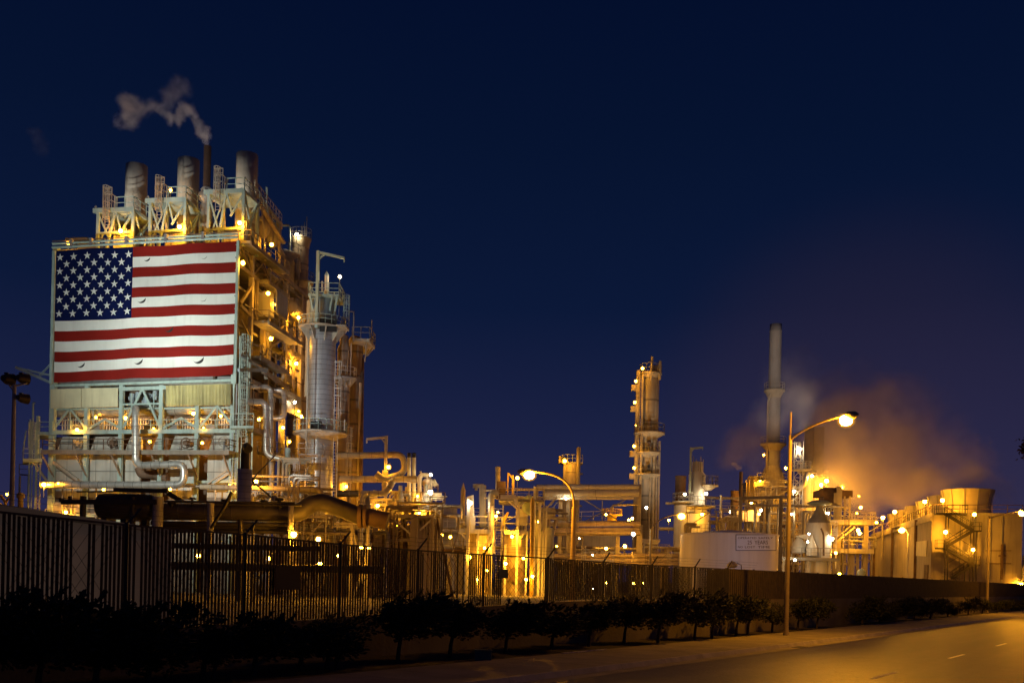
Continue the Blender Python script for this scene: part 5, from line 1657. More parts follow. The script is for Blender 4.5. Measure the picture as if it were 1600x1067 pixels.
def fence_plate(px0, px1, y0, y1, mt, label):
    s_0, s_1 = s_at(px0, wof(s_at(px0, 6.0, y0)) + .02, y0), s_at(px1, wof(s_at(px1, 6.0, y0)) + .02, y0)
    a, b = RP(s_0, wof(s_0) + .0), RP(s_1, wof(s_1) + .0)
    m = M().hexa([at(a, ZP(a, y1)), at(b, ZP(b, y1)), at(b, ZP(b, y1)) + RN * .03, at(a, ZP(a, y1)) + RN * .03, at(a, ZP(a, y0)), at(b, ZP(b, y0)), at(b, ZP(b, y0)) + RN * .03, at(a, ZP(a, y0)) + RN * .03])
    tag(m.build('sign_plate', mt), label, 'sign')


fence_plate(430, 469, 884, 921, BLACK, 'large blank dark plate wired to the fence')
fence_plate(775, 788, 889, 903, mat('teal_plate', (.03, .07, .085), .5), 'small teal plate on the fence beside the open bays')
# pale shed wall behind the left fence
t = thing('yard_shed', 'long low pale shed roof edge showing behind the fence on the far left', 'shed', RP(-6, 11))
a, b = P(-90, 800, 27.0), P(268, 860, 31.5)
za, zb = ZP(a, 776), ZP(b, 829)
M().hexa([ground(a), ground(b), ground(b) + RN * 3, ground(a) + RN * 3, at(a, za - .25), at(b, zb - .1), at(b, zb - .1) + RN * 3, at(a, za - .25) + RN * 3]).build('wall', mat('shed_wall', (.34, .28, .24), .8, 0, .2, .5), t)
M().hexa([at(a, za - .22) - RN * .3, at(b, zb - .1) - RN * .3, at(b, zb - .1) + RN * 3.2, at(a, za - .22) + RN * 3.2, at(a, za) - RN * .3, at(b, zb) - RN * .3, at(b, zb) + RN * 3.2, at(a, za) + RN * 3.2]).build('roof', mat('shed_roof', (.22, .18, .15), .8, 0, .2, .5), t)

# ------------------------------------------------------------------ street trees
LEAF = mat('dark_foliage', (.045, .05, .022), .75, 0, .5, 2.5)
BARK = mat('bark', (.06, .045, .032), .9, 0, .4, 3)


def crown_mesh(seed, n_cl=26, per=120, lean=.25):
    r = random.Random(seed)
    m = M()
    for c in range(n_cl):
        t = r.uniform(0, 2 * math.pi)
        z = r.uniform(-.75, .95)
        rad = r.uniform(.25, .9) * math.sqrt(max(.1, 1 - z * z * .7))
        cc = V((rad * math.cos(t) + lean * max(0, z) * 1.2, rad * math.sin(t), z * .85))
        cr = r.uniform(.3, .5)
        for i in range(per):
            d = V((r.gauss(0, 1), r.gauss(0, 1), r.gauss(0, 1))).normalized()
            p = cc + d * cr * r.random() ** .4
            ax = (d + V((lean * 1.4, 0, .5)) + V((r.gauss(0, .4), r.gauss(0, .4), r.gauss(0, .4)))).normalized()
            sd = ax.orthogonal().normalized()
            sd = (Matrix.Rotation(r.uniform(0, 6.28), 3, ax) @ sd)
            l, w = r.uniform(.10, .19), r.uniform(.035, .06)
            n = m.add((p - sd * w * .3, p + ax * l * .5 - sd * w, p + ax * l, p + ax * l * .5 + sd * w))
            m.face((n, n + 1, n + 2, n + 3))
    for i in range(16):                              # upright sprigs
        t = r.uniform(0, 6.28)
        b = V((.5 * math.cos(t) + lean, .5 * math.sin(t), .75))
        tip = b + V((r.uniform(-.1, .35), r.uniform(-.2, .2), r.uniform(.25, .6)))
        for j in range(26):
            p = b.lerp(tip, j / 26)
            ax = (tip - b).normalized() + V((r.gauss(0, .5), r.gauss(0, .5), .2))
            ax.normalize()
            sd = ax.orthogonal().normalized()
            n = m.add((p, p + ax * .06 - sd * .03, p + ax * .13, p + ax * .06 + sd * .03))
            m.face((n, n + 1, n + 2, n + 3))
    me = bpy.data.meshes.new('crown')
    me.from_pydata([tuple(p) for p in m.v], [], m.f)
    me.materials.append(LEAF)
    return me


CROWNS = [crown_mesh(k, lean=l) for k, l in ((1, .35), (2, .2), (3, .45), (4, .3))]
TR_LIST = [(-30, 1.15, 1.15), (60, 1.3, 1.25), (150, 1.0, 1.0), (232, 1.25, 1.05), (318, .75, .7), (398, 1.15, 1.05), (470, .9, .8), (512, 1.05, 1.0), (622, 1.3, 1.1), (703, 1.0, 1.05), (790, 1.15, .95), (862, 1.2, .95), (920, 1.05, 1.0), (975, 1.0, .9), (1028, 1.05, .95), (1085, 1.05, 1.15), (1112, 1.0, 1.0), (1150, .95, 1.0), (1168, .9, .85), (1206, .7, .8), (1246, .85, .85), (1276, .95, .9),
           (1347, 1.2, 1.0), (1374, 1.2, .9), (1400, 1.3, .95), (1428, 1.2, .95), (1453, 1.3, 1.0), (1480, 1.25, .9), (1512, 1.2, .95), (1534, 1.0, .85), (1558, 1.3, .9), (1580, 1.3, .9), (1600, 1.3, .9), (1620, 1.3, .9)]
WHERE = {150: 'windswept tree in front of the pale shed wall, narrow gap left of a bigger one', -30: 'tree cut by the left frame edge before the fence', 60: 'big dark tree nearest the left end of the fence', 232: 'broad windswept tree whose trunk stands before the lit wall foot', 318: 'small thin bush between two broad trees left of the fence plate', 398: 'dark tree just left of the large blank fence plate', 470: 'narrow tree right below the large blank fence plate', 512: 'double trunk tree right of the blank fence plate', 622: 'broadest tree of the mid row below the A frame platform', 703: 'tree below the sparse slats of fence', 790: 'tree rising into the open fence bay before the furnaces', 862: 'tree under the curved street lamp pole', 920: 'slim trunk tree right of the curved street lamp', 975: 'low ragged tree where the pale wall top shows', 1028: 'tree below the tall centre column', 1085: 'spiky topped tree in front of the round tank left edge', 1112: 'tree crowding the spiky topped one before the round tank', 1150: 'tree below the tank sign left end', 1168: 'leaning bush hard against the thick fence post', 1206: 'small clipped tree left of the near street lamp pole', 1246: 'small tree just right of the near street lamp pole', 1276: 'last tree before the bare wall gap', 1347: 'bush that starts the hedge after the bare wall gap', 1374: 'second bush in the hedge after the bare wall gap', 1400: 'hedge bush below the red marker lamp', 1428: 'hedge bush below the cooling tower hatch', 1453: 'hedge bush below the cooling tower corner', 1480: 'hedge bush below the stair tower', 1512: 'low hedge bush right of the stair tower foot', 1534: 'small hedge bush at the far street lamp pole', 1558: 'first hedge bush right of the far street lamp pole', 1580: 'hedge bush before the pump house', 1600: 'hedge bush cut by the right frame edge', 1620: 'hedge bush just past the right frame edge'}
for i, (px, w, h) in enumerate(TR_LIST):
    off = 4.9 if px < 1000 else (4.1 if px < 1300 else 3.9)
    s = s_at(px, off, 990)
    b = RP(s, off, -.02)
    t = thing('street_tree', WHERE[px], 'tree', b, 'trees along the street wall')
    tm = M()
    low = px > 1300
    w *= random.uniform(.9, 1.2); h *= random.uniform(.82, 1.04) * (.78 if px < 560 else (.84 if px < 960 else .95))
    zc = (1.45 if px > 560 else 1.22) * h if not low else 1.0 * h
    tm.sweep([b, b + V((.03, .02, .4)), b + V((.10, 0, zc * .7)), b + V((.16, .05, zc * 1.1))], [.075, .06, .05, .02], 7)
    for q in range(5):
        d = V((random.uniform(-.6, .7), random.uniform(-.5, .5), random.uniform(.3, .8)))
        tm.sweep([b + V((.08, 0, zc * .6)), b + V((.08, 0, zc * .6)) + d * .5, b + V((.1, 0, zc * .62)) + d], [.035, .025, .01], 5)
    if px in (512, 318):
        tm.sweep([b + V((.25, 0, 0)), b + V((.3, .1, zc * .8)), b + V((.4, .1, zc * 1.1))], [.05, .04, .02], 6)
    tm.build('trunk', BARK, t)
    c = bpy.data.objects.new('crown', CROWNS[i % 4])
    COL.objects.link(c)
    c.parent = t
    c.location = V((.08, 0, zc))
    c.scale = (.95 * w, .85 * w * random.uniform(.8, 1.15), .80 * h * random.uniform(.9, 1.1))
    c.rotation_euler = (0, 0, random.uniform(-.7, .7))
# palm-like dark tree against the cooling tower and the branch at the right edge
b = ground(P(1492, 900, 130))
t = thing('palm_tree', 'dark shaggy palm like tree before the foot of the stair tower', 'tree', b)
M().sweep([b, b + EZ * 2.2, b + EZ * 3.0], [.3, .22, .18], 8).build('trunk', BARK, t)
m = M()
r = random.Random(9)
for i in range(46):
    az, el = r.uniform(0, 6.28), r.uniform(-.5, 1.2)
    L = r.uniform(1.6, 2.6)
    o = b + EZ * 3.0
    prev = o
    for j in range(7):
        e = el - j * .16
        d = V((math.cos(az) * math.cos(e), math.sin(az) * math.cos(e), math.sin(e)))
        nx = prev + d * L / 7
        sd = d.cross(EZ).normalized()
        for sg in (1, -1):
            for f in (0, .5):
                p = prev.lerp(nx, f)
                n = m.add((p, p + d * .12 + sd * sg * .12 - EZ * .04, p + d * .3 + sd * sg * .34 - EZ * .2, p + d * .06))
                m.face((n, n + 1, n + 2, n + 3))
        prev = nx
m.build('crown', LEAF, t)
px_tip = P(1596, 702, 96)
b = V((px_tip.x + 5.2, px_tip.y + 1.5, -.02))
t = thing('roadside_tree', 'tall tree at the right edge of which one reddish leafy twig shows', 'tree', b)
zt = px_tip.z
M().sweep([b, b + EZ * 6, b + V((.2, 0, zt - 3)), b + V((.6, .2, zt + 2.5))], [.34, .26, .2, .06], 9).sweep([at(b, zt - 4), at(b, zt - 1.2) + V((-2.2, -.4, 0)), px_tip + V((.7, 0, .2)), px_tip], [.14, .09, .05, .02], 6).sweep([at(b, zt - 3), at(b, zt + 1) + V((2.2, .6, 0)), at(b, zt + 2) + V((3.4, .6, 0))], [.12, .08, .03], 6).build('trunk', BARK, t)
m = M()
for i in range(5200):
    if i < 120:
        p = px_tip + V((r.gauss(.25, .22), r.gauss(0, .3), r.gauss(.0, .42)))
    else:
        th, ph = r.uniform(0, 6.28), r.uniform(-1, 1)
        rad = (.55 + .45 * math.sin(th * 3 + ph * 4) ** 2) * r.random() ** .4
        p = b + V((1.0 + 3.4 * rad * math.cos(th), 3.2 * rad * math.sin(th), zt + .8 + 3.0 * rad * ph))
    ax = V((r.gauss(0, 1), r.gauss(0, 1), r.gauss(-.3, 1))).normalized(); sd = ax.orthogonal()
    n = m.add((p, p + ax * .16 - sd * .1, p + ax * .34, p + ax * .16 + sd * .1)); m.face((n, n + 1, n + 2, n + 3))
m.build('crown', mat('reddish_leaves', (.10, .05, .03), .7, 0, .4, 3), t)

# small street things
q = RP(s_at(755, 3.75, 1026), 3.75)
tag(M().box(at(q, .12), .5, .25, .3).box(at(q, .29), .54, .29, .04).build('utility_box', mat('utility_teal', (.08, .12, .12), .6)), 'small dull teal utility box beside the pavement edge', 'box')
m = M()
a, b = s_at(880, 3.4, 1018), s_at(936, 3.5, 1016)
for i in range(14):
    s = a + (b - a) * i / 13
    m.slab([RP(s, 3.35 + .05 * math.sin(i), .03), RP(s + .28, 3.32, .035 + .02 * (i % 2)), RP(s + .28, 3.5, .03), RP(s, 3.48 + .04 * math.sin(i * 2), .03)], .02)
tag(m.build('paper_strip', WHITE), 'pale crumpled paper strip lying along the pavement edge', 'litter')

# ------------------------------------------------------------------ street lamps
POLE = mat('street_pole_concrete', (.30, .25, .17), .6, 0, .2, 2, streak=.3)


def street_lamp(base, zpole, lamp_p, label, r=.3, bow=1.0, pr=.11, spike=0, lit=True, rise=.6, m=None, mt=POLE):
    t = thing('street_lamp', label, 'street lamp', base, 'street lamps')
    M().sweep([base, base + EZ * .5, at(base, zpole)], [pr * 1.25, pr * 1.1, pr * .8], 10).build('pole', mt, t)
    a = at(base, zpole)
    hz = at(lamp_p, 0) - at(base, 0)
    hz.z = 0
    m_ = M()
    pts = []
    for j in range(13):
        u = j / 12
        pts.append(a - EZ * .25 + hz * (u ** (1.0 / bow) if bow < 1 else u ** bow) * .93 + EZ * ((lamp_p.z + .12 - zpole + .25) * (math.sin(u * math.pi / 2) ** rise)))
    m_.sweep(pts, pr * .42, 8)
    m_.build('arm', mt, t)
    d = hz.normalized()
    h = M()
    e = pts[-1]
    h.sweep([e - d * .1, e + d * .1, e + d * .4, e + d * .75, e + d * .95], [.06, .12, .2, .18, .05], 10)
    h.build('lamp_head', GREYS, t)
    if spike:
        M().cyl(a, a + EZ * spike, .045, n=6).build('spike', mt, t)
    b_ = bpy.data.objects.new('lens', bulb_mesh(r, m or SODS))
    COL.objects.link(b_); b_.parent = t
    b_.location = lamp_p - base - EZ * .08
    b_.scale = (1, 1, .8)
    g_ = bpy.data.objects.new('glow_shell', bulb_mesh(r * 1.45, GLOW_S))  # street lamp glow drawn as a shell
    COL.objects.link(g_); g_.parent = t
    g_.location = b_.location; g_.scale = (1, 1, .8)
    return t


b = RP(s_at(1228, 2.5, 995), 2.5)
pp = at(b, ZP(b, 680))
lp = P(1322, 654, 46.6)
street_lamp(b, pp.z, lp, 'near tall street lamp on the pavement, glaring orange head above the right side', .31, 1.0, .115, 1.15, rise=.75)
b = RP(s_at(1542, 4.2, 958), 4.2)
pp = at(b, ZP(b, 806))
lp = P(1597, 800, 101.5)
street_lamp(b, pp.z, lp, 'far street lamp at the right frame edge with long arm', .34, 1.0, .15, rise=.9)
b = ground(P(895, 880, 62)); lp = P(827, 740, 62)
street_lamp(b, ZP(b, 792), lp, 'street lamp with hooked curved arm behind the fence before the pipe bridge', .33, 2.4, .17, rise=.9, mt=mat('hooked_pole', (.42, .33, .2), .5, 0, .15, 2))
b = ground(P(1016, 880, 150)); lp = P(1065, 805.5, 150)
street_lamp(b, ZP(b, 826), lp, 'curved arm lamp glowing between the tall column and the round tank', .55, 1.3, .22, m=SOD, rise=.8)
b = ground(P(1418, 890, 120)); lp = P(1409, 827, 120)
street_lamp(b, ZP(b, 834), lp, 'small hooked lamp in front of the cooling tower long side', .38, 1.5, .13, m=SODB, rise=.8, mt=WHITE)
# unlit lamp head seen against the tank
b = ground(P(1158, 900, 100)); lp = P(1144, 882.5, 100)
t = thing('yard_lamp', 'pale lamp head hooked over the fence in front of the round tank', 'lamp', b)
M().sweep([b, at(b, lp.z), at(b, lp.z) + (lp - at(b, lp.z)) * .5 + EZ * .25, lp + EX * .45], [.06, .05, .05, .05], 8).build('pole', GREYS, t)
M().lathe(lp, [(.02, .35), (.3, .3), (.55, .05), (.5, -.18), (.3, -.28), (.02, -.3)], 14).build('lamp_head', CREAM, t)
# floodlight mast on the left
b = ground(P(18, 800, 88))
t = FLM = thing('floodlight_mast', 'grey mast with dark floodlight heads at the far left', 'mast', b)
M().cyl(b, at(b, ZP(b, 600)), .24, .16, 10).build('pole', GREYS, t)
z = ZP(b, 612)
for a_, b_ in ((at(b, z), at(b, z + .9) - EX * .7), (at(b, z + .5), at(b, z + .8) + EX * 1.1), (at(b, ZP(b, 618)), at(b, ZP(b, 618)) + EX * .9)):
    M().bar(a_, b_, .12).build('crossarm', GREYS, t)
for (x, y, r) in ((10, 592, .55), (33, 591, .5), (33, 622, .45)):
    c = P(x, y, 88)
    M().sweep([c - VB * .45, c, c + VB * .5 + EX * .3], [r * .5, r * .85, r], 12).box(c + EZ * r * .9, .3, .3, .12).build('floodlight_head', DARKP, t)
# distant left clutter
t = thing('yard_post', 'squat yellow lit post behind the left shed', 'post', ground(P(32, 780, 110)))
q = ground(P(32, 790, 110)); M().cyl(q, at(q, ZP(q, 772)), .3, n=8).lathe(at(q, 0), [(.45, ZP(q, 778)), (.45, ZP(q, 772)), (.3, ZP(q, 770)), (.02, ZP(q, 769))], 8).build('post', YEL, t)
m = M(); q = P(9, 785, 112); m.tube([ground(q), q, q + V((-.6, 0, .8))], .16, 7).tube([q, q + V((.4, 0, .6))], .12, 6).lathe(q + V((-.9, 0, -.6)), [(.02, -.7), (.6, -.5), (.6, .4), (.02, .6)], 10)
tag(m.build('valve_tree', YEL), 'branching yellow lit valve pipe at the far left', 'valve')
m = M(); q = P(37, 738, 135); m.rail([P(30, 740, 135), P(46, 741, 135), P(46, 741, 139)], 1.3, 1.2, .08); m.slab([P(30, 740, 135), P(46, 741, 135), P(46, 741, 139), P(30, 740, 139)], .2)
for x in (31, 45):
    p = P(x, 745, 136); m.bar(ground(p), at(p, P(30, 740, 135).z - .2), .2)
tag(m.build('lookout_platform', BEIGE), 'small far railed platform left of the heater end ladders', 'platform')

# ------------------------------------------------------------------ mast floodlights for the flag, plus added fill floodlights
def floodlight(base, aim, energy, label, size=50, blend=1.0, col=(1, .97, .86)):
    t = thing('added_floodlight', label, 'floodlight', base, 'added fill lights')  # added fitting, put in only to brighten what it aims at
    h = base + EZ * 1.3
    d = (aim - h).normalized()
    M().bar(base, h, .12).bar(base - EX * .5, base + EX * .5, .12).build('stand', GREYS, t)
    M().sweep([h - d * .35, h - d * .2, h + d * .25], [.15, .32, .42], 12, caps=False).build('housing', GREYS, t)
    L = bpy.data.lights.new('flood_beam', 'SPOT')
    L.energy = energy; L.color = col; L.spot_size = math.radians(size); L.spot_blend = blend; L.shadow_soft_size = .25
    o = bpy.data.objects.new('flood_beam', L)
    COL.objects.link(o)
    o.parent = t
    o.location = h + d * .3 - base
    o.rotation_euler = d.to_track_quat('-Z', 'Y').to_euler()
    return t


mid = C0 - UR * 11


def beam_light(name, parent, pos, aim, energy, size, blend=1.0, col=(.93, 1, .90)):
    L = bpy.data.lights.new(name, 'SPOT')
    L.energy = energy; L.color = col; L.spot_size = math.radians(size); L.spot_blend = blend; L.shadow_soft_size = .3
    o = bpy.data.objects.new(name, L)
    COL.objects.link(o)
    o.parent = parent
    o.location = pos - ORG[parent.name]
    o.rotation_euler = (aim - pos).to_track_quat('-Z', 'Y').to_euler()


for (x, y, r), aim, e, sz in zip(((10, 592, .55), (33, 591, .5), (33, 622, .45)), (at(mid - UR * 3, 37), at(mid + UR * 8, 35), at(mid + UR * 4, 17)), (20000, 22500, 23000), (62, 58, 72)):
    c = P(x, y, 88)
    beam_light('flood_beam', FLM, c + VB * .75 + EX * .3, aim, e, sz)
beam_light('flood_beam', FLM, P(10, 592, 88) + VB * .75 + EX * .3, P(275, 185, 127), 24000, 34, 1.0, (1, .84, .78))  # extra beam added to brighten the steam plume and stack tops
for (bs, aim), lab in zip(DECKTIP, ('small added floodlight on the left stack frame deck tip', 'small added floodlight on the middle stack frame deck tip', 'small added floodlight on the right stack frame deck tip')):
    t = thing('added_deck_light', lab, 'floodlight', bs, 'added fill lights')  # added on the deck to light the stack tops
    h = bs + EZ * .35
    M().bar(bs, h, .08).build('stand', GREYS, t)
    d = (aim - h).normalized()
    M().sweep([h - d * .1, h + d * .12], [.1, .16], 8, caps=False).build('housing', GREYS, t)
    beam_light('flood_beam', t, h + d * .15, aim, 1000, 88, .8, (1, .92, .76))
bs = P(428, 802, 101)
floodlight(bs, P(503, 600, 125), 9500, 'added floodlight hidden behind the thick dark pipe, aimed up at the silver column', 44, 1.0, (.86, .93, 1))  # added to give the silver column its cool light
bs = ground(P(1032, 885, 205))
floodlight(bs, P(1014, 650, 230), 26000, 'added floodlight at the tall column foot aimed up its shell', 44, 1.0, (1, .80, .55))  # added to make the tall column paler and greyer
bs = P(1243, 691, 200)
floodlight(bs, P(1209, 580, 250), 42000, 'added floodlight on top of the lattice tower aimed at the tall stack', 40, 1.0, (1, .84, .66))  # added to brighten the tall stack above the steam
bs = ground(P(1200, 905, 110))
floodlight(bs, P(1185, 850, 131), 1500, 'added cool floodlight behind the fence aimed at the tank sign', 60, 1.0, (.62, .70, 1))  # added cool fill, stands in for blue sky light on the tank
bs = RP(-7.5, 8.0)
floodlight(bs, RP(-3, 12) + EZ * 2.5, 130, 'small added floodlight between the fence and the shed wall', 120, 1.0, (1, .78, .6))  # added to make the shed wall show pale through the slats
